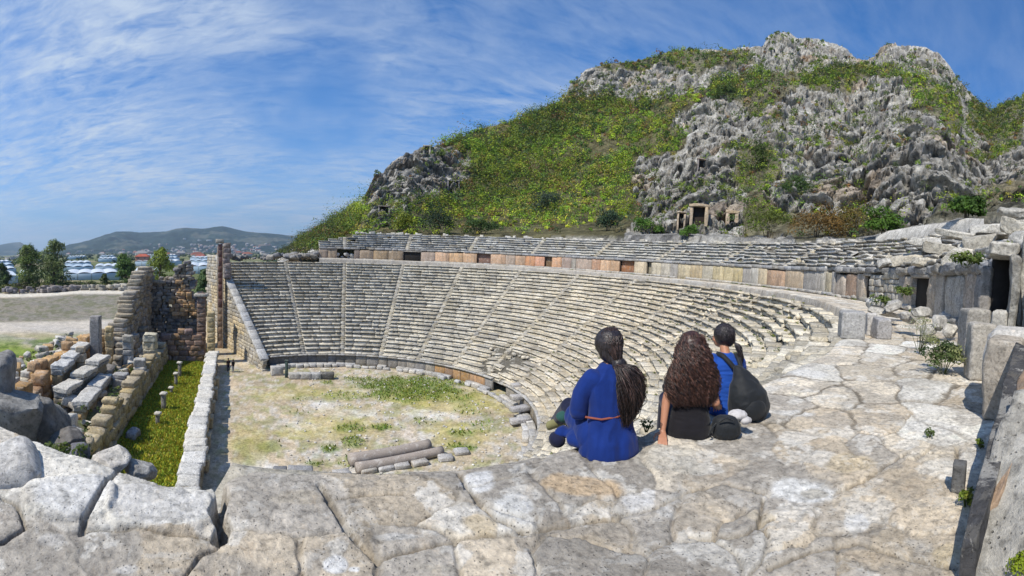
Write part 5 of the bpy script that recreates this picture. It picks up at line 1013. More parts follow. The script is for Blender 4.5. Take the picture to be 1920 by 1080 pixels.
# dark trees on the plain in the distance
cs, rr_, cl_ = [], [], []
for _ in range(700):
    px = random.uniform(-60, 570); D = random.uniform(420, 2400); q = at_d(px, 478, D); cs.append((q.x, q.y, -11)); rr_.append(random.uniform(2.5, 6)); cl_.append(random.choice([(.035, .06, .03), (.05, .08, .03)]))
weeds('far_woodland', cs, rr_, 16, 2.2, cl_, 'distant dark trees spread over the plain', 'woodland')
# haze
hm = bpy.data.materials.new('haze_air'); hm.use_nodes = True; t = hm.node_tree; t.nodes.clear(); pv = N(t, 'ShaderNodeVolumePrincipled'); pv.inputs['Color'].default_value = (.62, .80, 1.0, 1); pv.inputs['Density'].default_value = .00011; pv.inputs['Anisotropy'].default_value = .3
t.links.new(pv.outputs[0], N(t, 'ShaderNodeOutputMaterial').inputs['Volume'])
HZB = dict(x=(-9500, 9500), y=(-9500, 9500), z=(-60, 700))
V = [(a, b_, c) for a in HZB['x'] for b_ in HZB['y'] for c in HZB['z']]
if USE_HAZE: o = mesh_obj('haze', V, [(0, 1, 3, 2), (4, 6, 7, 5), (0, 4, 5, 1), (2, 3, 7, 6), (0, 2, 6, 4), (1, 5, 7, 3)], hm); tag(o, 'thin blue air haze over the plain and hills', 'haze', kind='stuff')
# ================================================================ stones and plants close to the photographer
def nstone(name, px, py, D, size, rot, col, label, cat, n=24, round_=.3, cuts=5, rough=.05, mat='pave', grp=None, freq=1.7, bev=.08):
    c = at_d(px, py, D); mb = MB(); mb.block((0, 0, 0), size, Reul(*rot), col, rough, n, bev, round_=round_, freq=freq, cuts=cuts); o = mb.build(name, M[mat]); o.location = c; o.rotation_euler = (0, 0, -math.atan2(c.x, c.y)); return tag(o, label, cat, grp)
nstone('boulder', 8, 872, 2.75, (.42, .55, .26), (.05, .1, 0), (.60, .58, .55), 'rounded pale boulder at the left edge beside the white slabs', 'boulder', 24, .4, 2, .03)
nstone('edge_stone', 206, 866, 2.90, (.26, .22, .17), (.1, -.2, .3), (.62, .58, .52), 'pointed pale stone standing on the outer edge behind the white slabs', 'stone', 24, .05, 6, .02)
nstone('edge_stone', 262, 878, 2.93, (.22, .20, .12), (-.1, .25, .2), (.36, .35, .33), 'grey angular stone right of the pointed pale stone', 'stone', 24, .05, 5, .02)
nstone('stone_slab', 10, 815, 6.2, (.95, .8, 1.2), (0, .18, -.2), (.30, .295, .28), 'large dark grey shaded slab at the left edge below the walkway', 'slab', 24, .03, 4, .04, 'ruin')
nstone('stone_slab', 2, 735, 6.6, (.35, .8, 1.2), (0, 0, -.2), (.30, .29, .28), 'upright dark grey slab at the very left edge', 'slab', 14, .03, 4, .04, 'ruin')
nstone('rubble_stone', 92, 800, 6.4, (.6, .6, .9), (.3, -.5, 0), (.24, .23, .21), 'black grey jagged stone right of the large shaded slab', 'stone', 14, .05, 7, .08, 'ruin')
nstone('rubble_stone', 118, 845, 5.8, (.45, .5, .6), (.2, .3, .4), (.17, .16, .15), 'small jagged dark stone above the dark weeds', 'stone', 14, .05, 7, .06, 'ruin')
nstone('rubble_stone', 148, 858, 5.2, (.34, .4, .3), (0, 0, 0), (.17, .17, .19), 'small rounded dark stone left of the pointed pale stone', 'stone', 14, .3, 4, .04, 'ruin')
nstone('orange_stone', 16, 712, 18, (.5, .5, 1.1), (.1, .1, 0), (.46, .27, .10), 'upright orange stone behind the very left slab', 'stone', 6, .05, 2, .04, 'ruin')
cs = []; rr_ = []; cl_ = []
for _ in range(34): c = at_d(random.uniform(78, 160), random.uniform(835, 872), random.uniform(4.6, 5.8)); cs.append(tuple(c)); rr_.append(random.uniform(.06, .16)); cl_.append(random.choice([(.05, .08, .02), (.09, .13, .03), (.13, .16, .03)]))
weeds('weeds', cs, rr_, 30, .028, cl_, 'dark green weeds below the walkway edge at the left')
# blocks along the far right of the walkway
def rb(px0, px1, py0, py1, D, dep, col, label, rot=0.0, name='wall_block', lean=0, n=24, round_=.06, grp='blocks standing along the wall foot'):
    A, B = at_d(px0, py1, D), at_d(px1, py1, D); w = (B - A).length; c = (A + B) / 2; a = math.atan2(c.x, c.y); u_ = Vector((math.sin(a), math.cos(a), 0)); zt = at_d((px0 + px1) / 2, py0, D).z
    mb = MB(); H = zt + .05; mb.block((0, dep / 2, H / 2 - .02), (w, dep, H), Reul(lean, 0, 0), col, .022, n, .03, round_=round_, freq=2.5); o = mb.build(name, M['pave'])
    o.location = (c.x, c.y, 0); o.rotation_euler = (0, 0, -a + rot); return tag(o, label, 'block', grp)
rb(1842, 1905, 644, 722, 4.6, .85, (.40, .36, .31), 'nearest squared grey brown block at the wall foot', -.15)
rb(1818, 1868, 612, 672, 6.6, .45, (.46, .43, .385), 'middle long grey block lying behind the nearest squared block', .25)
rb(1812, 1860, 584, 612, 8.0, .7, (.38, .36, .33), 'pale low block below the tall dark doorway, left piece', .3, grp='pale blocks below the tall doorway')
rb(1856, 1886, 586, 618, 7.6, .5, (.52, .50, .46), 'pale low block below the tall dark doorway, right piece', -.1, grp='pale blocks below the tall doorway')
rb(1575, 1622, 588, 637, 10.2, .55, (.36, .355, .35), 'grey upright slab standing on the inner walkway edge', .2, name='edge_slab', grp=None)
rb(1624, 1645, 590, 614, 11.0, .6, (.50, .48, .46), 'low pale stone right of the upright grey slab', .1, name='edge_stone', grp=None)
rb(1645, 1675, 600, 617, 10.6, .5, (.34, .33, .33), 'dark wedge stone lying right of the low pale stone', .4, name='edge_stone', grp=None)
for j, (px, py, w, h, D) in enumerate(((1640, 566, 34, 14, 15), (1672, 570, 36, 14, 14), (1700, 590, 46, 14, 12), (1728, 583, 40, 16, 11.5), (1760, 600, 34, 22, 10.5), (1785, 612, 30, 20, 9.8), (1822, 598, 24, 16, 9.4), (1740, 612, 30, 16, 10.4), (1655, 583, 60, 8, 14.5))):
    nstone('fallen_stone', px, py + h * .3, D, (w * D / F, w * D / F * .7, h * D / F * 1.3), (random.gauss(0, .1), random.gauss(0, .12), random.random()), jit((.50, .48, .445), .08), 'fallen pale stone at the wall foot, number'.replace(', number', '') + [' left of the stacked pier', ' below the stacked pier', ' left of the square doorway step', ' under the square doorway', ' right of the square doorway base', ' above the leafy bush', ' beside the low blocks of the tall doorway', ' between bush and square doorway', ' flat beneath the stacked pier'][j], 'stone', 14, .08, 7, .05, 'seat_near', 'fallen stones at the wall foot')
# leaning slabs at the right edge
def hexa(name, pts, col, label, cat, mat='pave', n=24, rough=.03, parent=None):
    """a block between 8 corner points (bottom 4 counter-clockwise, top 4 likewise)"""
    T, Fq = TPL[n]; t = T / (n - 1.0); P = [np.array(p, float) for p in pts]; u, v, w = t[:, :1], t[:, 1:2], t[:, 2:3]
    V = ((1 - u) * (1 - v) * (1 - w)) * P[0] + (u * (1 - v) * (1 - w)) * P[1] + (u * v * (1 - w)) * P[2] + ((1 - u) * v * (1 - w)) * P[3] + ((1 - u) * (1 - v) * w) * P[4] + (u * (1 - v) * w) * P[5] + (u * v * w) * P[6] + ((1 - u) * v * w) * P[7]
    c = V.mean(0); e = ((T == 0) | (T == n - 1)).sum(1); V = np.where((e >= 2)[:, None], V + (c - V) * .012 * (e[:, None] - 1), V)
    d = np.stack([fbm(V[:, 0] * 3, V[:, 1] * 3 + 9 * k, V[:, 2] * 3, o=5, seed=k + 50) for k in range(3)], 1); V = V + d * rough
    o = mesh_obj(name, V - c, Fq, M[mat], np.tile(np.array(col, float), (len(V), 1)), parent); o.location = c
    return tag(o, label, cat) if label else o
def wedge_(name, nl, nr, fl, fr, col, label, drop=.25, rough=.03, mat='pave'):
    """a long stone whose top face runs from the near corners to the far corners (px, py, distance)"""
    T_ = [at_d(*q) for q in (nl, nr, fr, fl)]; B_ = [Vector((q.x, q.y, -.08)) for q in T_]; hexa(name, [tuple(B_[0]), tuple(B_[1]), tuple(B_[2]), tuple(B_[3]), tuple(T_[0]), tuple(T_[1]), tuple(T_[2]), tuple(T_[3])], col, label, 'slab', mat, 24, rough)
wedge_('leaning_slab', (1799, 1028, 2.04), (1832, 1008, 2.07), (1904, 640, 4.6), (1945, 655, 4.4), (.075, .075, .08), 'long near-black slab rising along the right edge of the walkway', rough=.025)  # one even near-black base colour over the whole slab
wedge_('leaning_slab', (1850, 950, 2.35), (1872, 930, 2.38), (1930, 655, 4.3), (1990, 640, 4.2), (.42, .30, .21), 'narrow reddish brown stone between the black slab and the grey block', rough=.06, mat='ruin')
hexa('leaning_slab', [(1.9, -.95, -.06), (3.3, -1.4, -.05), (3.3, .06, -.05), (2.05, .22, -.06), (1.95, -.95, .28), (3.3, -1.4, .75), (3.25, -.02, .68), (2.10, .19, .05)], (.44, .42, .38), 'large grey lichened block at the bottom right edge of the picture', 'slab', 'seat_near', 24, .07)
hexa('post_stone', [(2.9, .24, 0), (3.0, .24, 0), (3.0, .33, 0), (2.9, .33, 0), (2.9, .24, .2), (3.0, .24, .2), (3.0, .33, .2), (2.9, .33, .2)], (.15, .15, .15), 'tiny dark upright stone at the foot of the narrow leaning slab', 'stone', n=9, rough=.01)
nstone('wall_stone', 1915, 690, 5.4, (.9, .8, 1.0), (0, 0, 0), (.58, .56, .53), 'bright white stone at the right edge beyond the leaning slabs', 'stone', 24, .05, 5, .03)
# leafy plants
def plant(name, P, r, h, n, size, cols, label, stems=8, flat=.8, mat='leaf', cat='plant', spread=1.0):
    root = empty(name, P); tag(root, label, cat); rg_ = np.random.RandomState(int(abs(P[0]) * 100)); k = 16; cc = rg_.uniform(-1, 1, (k, 3)) * np.array([r * .7 * spread, r * .6, h * .3]) + np.array([0, 0, h * .52])
    V, Fq, C = leaf_cloud(cc, np.full(k, r * .38) * rg_.uniform(.7, 1.2, k), n // k, size, np.array([cols[i % len(cols)] for i in range(k)]), seed=k, flat=flat); mesh_obj('foliage', V, Fq, M[mat], C, root)
    mb = MB()
    for i in range(stems): q = cc[i % k]; tube(mb, [(q[0] * .15, q[1] * .15, -.03), (q[0] * .6, q[1] * .6, q[2] * .6), tuple(q)], [.006, .005, .003], (.10, .13, .04), 5)
    mb.build('stem', M['bark'], root); return root
q = on_z(1768, 700, 0); plant('bush', q, .42, .62, 2600, .022, [(.06, .10, .03), (.09, .13, .04), (.20, .22, .09), (.045, .075, .025)], 'leafy green bush growing on the walkway against the wall blocks', 14, cat='bush')
q = on_z(1745, 668, 0) + Vector((.05, .25, .1)); plant('dry_shrub', q, .45, .78, 900, .018, [(.30, .30, .18), (.22, .24, .12), (.42, .42, .34)], 'dry pale flowering shrub rising behind the leafy green bush', 16, cat='bush')
q = at_d(1893, 1068, 2.15) - Vector((0, 0, .10)); plant('plant', q, .17, .24, 2800, .009, [(.20, .26, .015), (.14, .22, .015), (.26, .30, .02)], 'bright yellow green plant in the bottom right corner', 10)
q = on_z(1812, 952, 0); plant('plant', q, .07, .12, 260, .012, [(.13, .18, .02), (.20, .22, .03)], 'small green weed at the foot of the leaning slab', 4)
q = on_z(1836, 842, 0); plant('plant', q, .05, .10, 160, .012, [(.13, .18, .02)], 'tiny weed below the tiny dark upright stone', 4)
q = on_z(1868, 722, 0); plant('plant', q, .12, .22, 300, .016, [(.13, .19, .02), (.09, .14, .02)], 'bright green weed beside the nearest squared block', 4)
q = on_z(1742, 819, 0); plant('plant', q, .06, .08, 120, .013, [(.08, .12, .03)], 'small weed sprouting from a pavement joint', 4)
q = on_z(1212, 804, -.02); plant('plant', q, .06, .08, 120, .012, [(.14, .17, .06)], 'small weed at the walkway edge between the two left women', 4)
for j, (px, py, D) in enumerate(((1690, 556, 15.5), (1655, 575, 15), (1810, 470 + 30, 10))):
    q = at_d(px, py, D); plant('plant', q, .5, .35, 500, .05, [(.13, .17, .04), (.09, .14, .03)], ['green tuft above the fallen stones left of the square doorway', 'green weeds on the ledge below the stacked pier', 'green tuft growing on top of the round boulder like stone'][j], 4)
# ================================================================ the three seated women
def fabric(name, c, sc=60, bs=.25, rough=.85):
    m, t, b = new_mat(name, rough, .15); tcn = N(t, 'ShaderNodeTexCoord'); n = noise_n(t, tcn.outputs['Object'], 6, 4, .6); n2 = noise_n(t, tcn.outputs['Object'], sc, 3, .6)
    t.links.new(mixc(t, 1.0, c, ramp(t, n, [(.3, .8), (.7, 1.2)]), 'MULTIPLY'), b.inputs['Base Color']); b.inputs['Sheen Weight'].default_value = .12
    bp = N(t, 'ShaderNodeBump', inp={'Strength': bs, 'Distance': .004}); t.links.new(math_n(t, 'ADD', n2, n), bp.inputs['Height']); t.links.new(bp.outputs[0], b.inputs['Normal']); return m
msk, t, b = new_mat('skin', .5, .35); b.inputs['Base Color'].default_value = (.42, .20, .12, 1); b.inputs['Subsurface Weight'].default_value = .08; b.inputs['Subsurface Radius'].default_value = (.02, .01, .005)
def hair_mat(name, c, hi):
    m, t, b = new_mat(name, .42, .5); tcn = N(t, 'ShaderNodeTexCoord'); mp = N(t, 'ShaderNodeMapping'); mp.inputs['Scale'].default_value = (60, 60, 5); t.links.new(tcn.outputs['Object'], mp.inputs[0]); n = noise_n(t, mp.outputs[0], 1.5, 3, .6)
    at = N(t, 'ShaderNodeAttribute', attribute_name='Col'); t.links.new(mixc(t, 1.0, mixc(t, ramp(t, n, [(.4, 0.0), (.7, 1.0)]), c, hi), mixc(t, 1.0, at.outputs['Color'], (2, 2, 2), 'MULTIPLY'), 'MULTIPLY'), b.inputs['Base Color']); bp = N(t, 'ShaderNodeBump', inp={'Strength': .7, 'Distance': .004}); t.links.new(n, bp.inputs['Height']); t.links.new(bp.outputs[0], b.inputs['Normal']); return m
mh1 = hair_mat('black_hair', (.012, .009, .010), (.04, .032, .035)); mh2 = hair_mat('brown_curls', (.022, .010, .008), (.085, .038, .025))
def ellring(c, rx, ry, n=20, fx=(1, 0, 0), fy=(0, 1, 0)):
    c, fx, fy = Vector(c), Vector(fx), Vector(fy); return [tuple(c + fx * rx * math.cos(2 * PI * k / n) + fy * ry * math.sin(2 * PI * k / n)) for k in range(n)]
def loft(mb, rings, n=20, col=(.5, .5, .5), cap=True):
    """rings: (centre, rx, ry[, yaw, pitch])"""
    V = []; Fq = []
    for r in rings:
        yaw = r[3] if len(r) > 3 else 0; pit = r[4] if len(r) > 4 else 0
        R = Matrix.Rotation(yaw, 3, 'Z') @ Matrix.Rotation(pit, 3, 'X'); V += ellring(r[0], r[1], r[2], n, R @ Vector((1, 0, 0)), R @ Vector((0, 1, 0)))
    for i in range(len(rings) - 1):
        for k in range(n): Fq.append((i * n + k, i * n + (k + 1) % n, (i + 1) * n + (k + 1) % n, (i + 1) * n + k))
    if cap:
        V += [tuple(rings[0][0]), tuple(rings[-1][0])]; m = len(V)
        for k in range(n): Fq.append((m - 2, (k + 1) % n, k, m - 2)); Fq.append((m - 1, (len(rings) - 1) * n + k, (len(rings) - 1) * n + (k + 1) % n, m - 1))
    mb.add(V, Fq, col)
def ball(mb, c, r, col=(.5, .5, .5), sc=(1, 1, 1)):
    n, m_ = 14, 9; V = []; Fq = []
    for i in range(m_ + 1):
        th = PI * i / m_
        for k in range(n): q = 2 * PI * k / n; V.append((c[0] + r * sc[0] * math.sin(th) * math.cos(q), c[1] + r * sc[1] * math.sin(th) * math.sin(q), c[2] - r * sc[2] * math.cos(th)))
    for i in range(m_):
        for k in range(n): Fq.append((i * n + k, i * n + (k + 1) % n, (i + 1) * n + (k + 1) % n, (i + 1) * n + k))
    mb.add(V, Fq, col)
def limb(mb, pts, rad, col=(.5, .5, .5), sub=4):
    P = [Vector(p) for p in pts]; q = []; rr = []
    for i in range(len(P) - 1):
        for j in range(sub): t_ = j / sub; q.append(P[i].lerp(P[i + 1], t_)); rr.append(rad[i] + (rad[i + 1] - rad[i]) * t_)
    q.append(P[-1]); rr.append(rad[-1]); tube(mb, q, rr, col, 14)
    for p, r in zip(P, rad): ball(mb, p, r * 1.0, col)
def fuse(name, mb, mat, parent, vox=.012, smooth=6, fold=0.0, ff=9, fdir=(1, 1, .5), seed=0):
    o = mesh_obj(name + '_raw', np.concatenate(mb.V), np.concatenate(mb.F), mat, None); rm = o.modifiers.new('r', 'REMESH'); rm.mode = 'VOXEL'; rm.voxel_size = vox
    sm = o.modifiers.new('s', 'SMOOTH'); sm.factor = .5; sm.iterations = smooth
    bpy.context.view_layer.update(); dg = bpy.context.evaluated_depsgraph_get(); me = bpy.data.meshes.new_from_object(o.evaluated_get(dg)); old = o.data; bpy.data.objects.remove(o); bpy.data.meshes.remove(old)
    n = len(me.vertices); co = np.zeros(n * 3, np.float32); me.vertices.foreach_get('co', co); co = co.reshape(-1, 3).astype(float)
    if fold > 0:
        nr = np.zeros(n * 3, np.float32); me.vertices.foreach_get('normal', nr); nr = nr.reshape(-1, 3)
        w = 1 - 2 * np.abs(fbm(co[:, 0] * ff * fdir[0] + seed, co[:, 1] * ff * fdir[1], co[:, 2] * ff * fdir[2], o=3, seed=seed)); co += nr * (w * fold)[:, None]
        me.vertices.foreach_set('co', co.astype(np.float32).ravel())
    me.polygons.foreach_set('use_smooth', np.ones(len(me.polygons), bool)); me.materials.clear(); me.materials.append(mat); me.name = name; ca = me.color_attributes.new('Col', 'FLOAT_COLOR', 'POINT'); ca.data.foreach_set('color', np.tile([.5, .5, .5, 1], n).astype(np.float32)); me.update(); ob = bpy.data.objects.new(name, me); return link(ob, parent)
def hand(mb, wrist, dirv, up, curl=.35, side=1):
    """palm with four fingers and a thumb leaving its side; dirv along the hand, up = back of the hand"""
    w, d, u = Vector(wrist), Vector(dirv).normalized(), Vector(up).normalized(); u = (u - d * u.dot(d)).normalized(); s = d.cross(u) * side
    V = []; 
    for k, t_ in enumerate((0, .03, .06, .085)):
        pass
    for q in (-.022, -.008, .008, .022): limb(mb, [w + s * q * .6, w + d * .085 + s * q * 1.25], [.0145, .0125], sub=2)
    for j, (q, L) in enumerate(((-.029, .062), (-.0105, .074), (.0095, .078), (.0285, .070))):
        p = w + d * .085 + s * q; pts = [p]; a = 0; dd = d + s * q * 4
        for f_ in (.44, .32, .24): a += curl * (.7 + .15 * j); v = (dd * math.cos(a) - u * math.sin(a)).normalized(); p = p + v * L * f_; pts.append(p)
        limb(mb, pts, [.0092, .0086, .0078, .0062], sub=2)
    p = w + d * .02 + s * .024; limb(mb, [p, p + (s * .8 + d * .5).normalized() * .038, p + (s * .8 + d * .5).normalized() * .038 + (s * .35 + d * .9 - u * .2).normalized() * .032, p + (s * .8 + d * .5).normalized() * .038 + (s * .2 + d * .95 - u * .3).normalized() * .055], [.0145, .0115, .0095, .007], sub=2)
def head(mb, c, yaw=0.0, pitch=0.0):
    """skull, jaw, nose, ears round the centre c, looking along +y turned by yaw"""
    R = Matrix.Rotation(yaw, 3, 'Z') @ Matrix.Rotation(pitch, 3, 'X'); C_ = Vector(c)
    m2 = MB(); ball(m2, (0, -.005, .03), .098, sc=(.80, .98, .98)); ball(m2, (0, .035, -.035), .070, sc=(.86, .86, 1.05)); ball(m2, (0, .055, -.078), .035, sc=(.95, .9, .7))
    ball(m2, (0, .098, -.02), .014, sc=(.9, 1.2, 1.7)); ball(m2, (0, .106, -.034), .013); ball(m2, (0, .088, -.060), .020, sc=(1.2, .6, .35)); ball(m2, (0, .088, -.069), .018, sc=(1.1, .6, .4))
    for s in (-1, 1): ball(m2, (s * .080, -.002, -.01), .028, sc=(.32, .6, 1.0)); ball(m2, (s * .031, .080, .002), .017, sc=(1.1, .5, .6)); ball(m2, (s * .045, .062, -.03), .03, sc=(.8, .7, .7))
    V = np.concatenate(m2.V) @ np.array(R).T + np.array(C_); mb.add(V, np.concatenate(m2.F), (.5, .5, .5))
def eyes(root, c, yaw, pitch):
    R = Matrix.Rotation(yaw, 3, 'Z') @ Matrix.Rotation(pitch, 3, 'X')
    me_ = plain('eye_dark', (.03, .02, .015), .3, .5)
    for s in (-1, 1): mb = MB(); p = Vector(c) + R @ Vector((s * .031, .088, .002)); ball(mb, p, .010, sc=(1.2, .5, .7)); mb.build('eye', me_, root, True)
def strands(mb, fn, n, seg, rad, col, amp=.0, freq=20, seed=0, sides=4):
    """fn(u, k) -> list of guide points; strands wave round their guides"""
    rg_ = np.random.RandomState(seed)
    for i in range(n):
        g = fn(rg_); P = [Vector(p) for p in g]; Ls = [0]
        for a_, b_ in zip(P[:-1], P[1:]): Ls.append(Ls[-1] + (b_ - a_).length)
        tot = Ls[-1]; pts = []; ph_ = rg_.uniform(0, 2 * PI); am = amp * rg_.uniform(.5, 1.3); fr = freq * rg_.uniform(.8, 1.25)
        for j in range(seg + 1):
            s = tot * j / seg; k = max(0, min(len(P) - 2, int(np.searchsorted(Ls, s) - 1))); t_ = (s - Ls[k]) / max(Ls[k + 1] - Ls[k], 1e-6); p = P[k].lerp(P[k + 1], t_)
            q = am * min(1, j / seg * 4); pts.append(p + Vector((math.cos(ph_ + s * fr) * q, math.sin(ph_ + s * fr) * q, math.sin(ph_ * 2 + s * fr * .7) * q * .5)))
        r = rad * rg_.uniform(.6, 1.4); q_ = rg_.gamma(2.2, .26); col = (q_, q_, q_); tube(mb, pts, [r * (1 - .75 * (j / seg) ** 2) for j in range(seg + 1)], col, sides)
def person(px, D, bearing, label):
    p = at_d(px, 700, D); root = empty('person', (p.x, p.y, .0), -bearing); tag(root, label, 'person'); return root
sk = (.5, .5, .5)
# ---- 1: blue tunic, black ponytail
P1 = person(1146, 3.20, .20, 'seated woman in a royal blue tunic with a black ponytail, leftmost of the three'); HC = (-.01, .07, .775)
mb = MB(); head(mb, HC, .15, -.12); limb(mb, [(0, .0, .60), (-.005, .05, .70)], [.052, .050]); loft(mb, [((0, -.02, .03), .17, .13), ((0, -.03, .12), .165, .12), ((0, -.01, .26), .125, .09), ((0, .0, .42), .145, .10), ((0, .0, .53), .15, .085), ((0, .0, .60), .07, .06)])
for s in (-1, 1):
    limb(mb, [(s * .15, .0, .55), (s * .20, .06, .30), (s * .09, .27, .22)], [.045, .038, .024]); hand(mb, (s * .09, .27, .22), (-s * .5, .8, -.1), (0, 0, 1), .5, side=-s)
    limb(mb, [(s * .09, .0, .08), (s * .06 - .02, .50, .11), (s * .05 - .06, .80, .02)], [.085, .060, .036])
fuse('body', mb, msk, P1, .009, 3); eyes(P1, HC, .15, -.12)
m_blue = fabric('royal_blue_cloth', (.006, .024, .145)); m_navy = fabric('dark_navy_cloth', (.010, .012, .035)); m_teal = fabric('dark_green_cloth', (.02, .07, .06))
mb = MB(); loft(mb, [((0, -.05, -.005), .222, .185), ((0, -.055, .03), .215, .178), ((0, -.06, .10), .192, .155), ((0, -.04, .20), .160, .125), ((0, -.02, .28), .155, .118), ((0, -.012, .38), .170, .122), ((0, -.005, .48), .182, .115), ((0, .0, .545), .172, .098), ((0, .005, .60), .105, .075), ((0, .01, .635), .062, .058)], 26)
for s in (-1, 1): limb(mb, [(s * .145, .0, .535), (s * .205, .03, .42), (s * .225, .05, .29), (s * .13, .22, .235), (s * .10, .26, .225)], [.072, .062, .058, .048, .045])
limb(mb, [(.09, .02, .09), (.06, .32, .13)], [.13, .09]); limb(mb, [(-.10, .02, .09), (-.13, .32, .13)], [.13, .09])
ball(mb, (-.20, .12, .05), .10, sc=(.9, 1.3, .5)); ball(mb, (-.27, .22, .05), .06, sc=(1.1, 1.0, .5))
tu = fuse('tunic', mb, m_blue, P1, .009, 3, .022, 4.5, (1.9, 1.5, .45), 3)
mb = MB()
for s in (-1, 1): limb(mb, [(s * .09, .1, .08), (s * .11 - .03, .50, .15), (s * .07 - .03, .96, -.16)], [.10, .078, .058])
ball(mb, (-.33, .22, .0), .08, sc=(.8, 1, .7)); fuse('trousers', mb, m_navy, P1, .012, 4, .005, 8, seed=5)
mb = MB(); ball(mb, (-.16, .42, .10), .09, sc=(1.4, .8, .55)); fuse('scarf', mb, m_teal, P1, .012, 3, .008, 12, seed=6)
mshoe = fabric('olive_shoe', (.19, .18, .085), 40)
bpy.context.view_layer.update(); iw = P1.matrix_world.inverted()
for (qa, qb) in (((1092, 776, 3.95), (1031, 797, 3.9)), ((1096, 766, 4.15), (1052, 779, 4.1))):
    A, B = iw @ at_d(*qa), iw @ at_d(*qb); dv = (B - A).normalized(); mb = MB(); limb(mb, [A, A.lerp(B, .5) + Vector((0, 0, .012)), B], [.036, .046, .040]); limb(mb, [A + Vector((0, .03, -.035)), B + Vector((0, .02, -.030))], [.03, .028]); fuse('shoe', mb, mshoe, P1, .008, 3)
    mb = MB(); limb(mb, [(.03, .30, .10), (.02, .62, .10), A + Vector((.04, .03, 0))], [.085, .06, .042]); fuse('trouser_leg', mb, m_navy, P1, .012, 3)
mb = MB(); tube(mb, [(-.21, -.05, .27), (-.12, -.135, .275), (0, -.155, .29), (.10, -.13, .32), (.15, -.06, .35)], .0085, (.5, .5, .5), 6); mb.build('belt', plain('orange_strap', (.24, .07, .045), .7), P1, True)
mb = MB(); R = Matrix.Rotation(.15, 3, 'Z') @ Matrix.Rotation(-.12, 3, 'X')
ball(mb, (HC[0], HC[1] - .022, HC[2] + .022), .117, sc=(.97, 1.0, 1.02)); ball(mb, (HC[0] + .005, HC[1] - .055, HC[2] - .045), .090, sc=(1.10, .75, .9)); ball(mb, (HC[0] + .02, HC[1] - .09, HC[2] - .085), .055, sc=(1.25, .8, 1)); ball(mb, (HC[0] + .045, HC[1] - .135, HC[2] - .13), .055, sc=(1.1, .8, 1.1)); ball(mb, (HC[0] + .08, HC[1] - .155, HC[2] - .21), .060, sc=(1.05, .6, 1.2)); cap = fuse('hair', mb, mh1, P1, .008, 3, .0015, 40, (1.5, 1, .3), 2)
tie = Vector((.025, -.075, .665))
def g1(r): 
    a = r.uniform(-2.9, -.25); e = r.uniform(.05, 1.3); s0 = Vector((HC[0] + .105 * math.cos(a) * math.cos(e), HC[1] - .022 + .118 * math.sin(a) * math.cos(e) * (1 if e < .6 else .8), HC[2] + .028 + .121 * math.sin(e))); md = (s0 + tie) / 2; out = (md - Vector((HC[0], HC[1] - .02, HC[2] + .02))).normalized(); return [s0, Vector((HC[0], HC[1] - .02, HC[2] + .02)) + out * .122, tie + Vector((r.normal(0, .01), r.normal(0, .008), r.normal(0, .01)))]
mb = MB(); strands(mb, g1, 330, 8, .0036, sk, .003, 26, 1)
def g2(r):
    a = r.uniform(0, 2 * PI); q = math.sqrt(r.uniform(0, 1)); wx_, wy_ = .092 * q * math.cos(a), .060 * q * math.sin(a); L = r.uniform(.70, 1.12)
    return [tie + Vector((r.normal(0, .012), 0, 0)), tie + Vector((.03 + wx_ * .85, -.045 + wy_ * .8, -.02 * L)), tie + Vector((.065 + wx_ * 1.1, -.085 + wy_, -.12 * L)), tie + Vector((.075 + wx_ * 1.15, -.100 + wy_, -.24 * L)), tie + Vector((.060 + wx_ * .8, -.090 + wy_ * .7, -.35 * L)), tie + Vector((.045 + wx_ * .35, -.085 + wy_ * .5, -.41 * L))]
strands(mb, g2, 950, 20, .0030, sk, .017, 24, 2)
mb.build('ponytail', mh2 if False else hair_mat('dark_ponytail', (.014, .009, .009), (.060, .036, .030)), P1, True)
mb = MB(); ball(mb, tuple(tie + Vector((.0, .0, .0))), .012); mb.build('hair_tie', plain('grey_tie', (.4, .38, .36), .6), P1, True)

# ---- 2: black top, long brown curls
P2 = person(1297, 3.62, .56, 'seated woman in a black top with long dark brown curly hair, middle of the three'); HC = (0, .09, .715)
mb = MB(); head(mb, HC, 0, -.15); limb(mb, [(0, .02, .55), (0, .07, .65)], [.05, .048]); loft(mb, [((0, .0, .03), .165, .12), ((0, -.02, .12), .16, .115), ((0, .0, .24), .12, .085), ((0, .01, .38), .14, .095), ((0, .02, .49), .145, .08), ((0, .03, .56), .06, .055)])
limb(mb, [(-.155, .02, .50), (-.215, -.035, .27), (-.245, -.115, .055)], [.046, .038, .024]); hand(mb, (-.245, -.115, .052), (-.15, -.95, -.28), (0, -.3, 1), .18, side=1)
limb(mb, [(.155, .02, .50), (.215, -.06, .27), (.27, .04, .20)], [.046, .038, .027]); hand(mb, (.27, .04, .20), (.3, .9, -.2), (0, 0, 1), .5, side=-1)
for s in (-1, 1): limb(mb, [(s * .09, .04, .08), (s * .10, .50, .12), (s * .08, .72, -.30)], [.085, .058, .04]); limb(mb, [(s * .08, .72, -.34), (s * .09, .90, -.38)], [.036, .03])
fuse('body', mb, msk, P2, .0075, 2); eyes(P2, HC, 0, -.15)
m_blk = fabric('black_cloth', (.012, .011, .014)); mb = MB()
loft(mb, [((0, -.02, .0), .198, .155), ((0, -.03, .05), .190, .15), ((0, -.03, .13), .172, .135), ((0, -.01, .24), .140, .108), ((0, .005, .36), .156, .112), ((0, .015, .46), .166, .10), ((0, .025, .52), .12, .085), ((0, .03, .555), .07, .065)], 26)
for s in (-1, 1): limb(mb, [(s * .14, .02, .49), (s * .185, .005, .385)], [.066, .058])
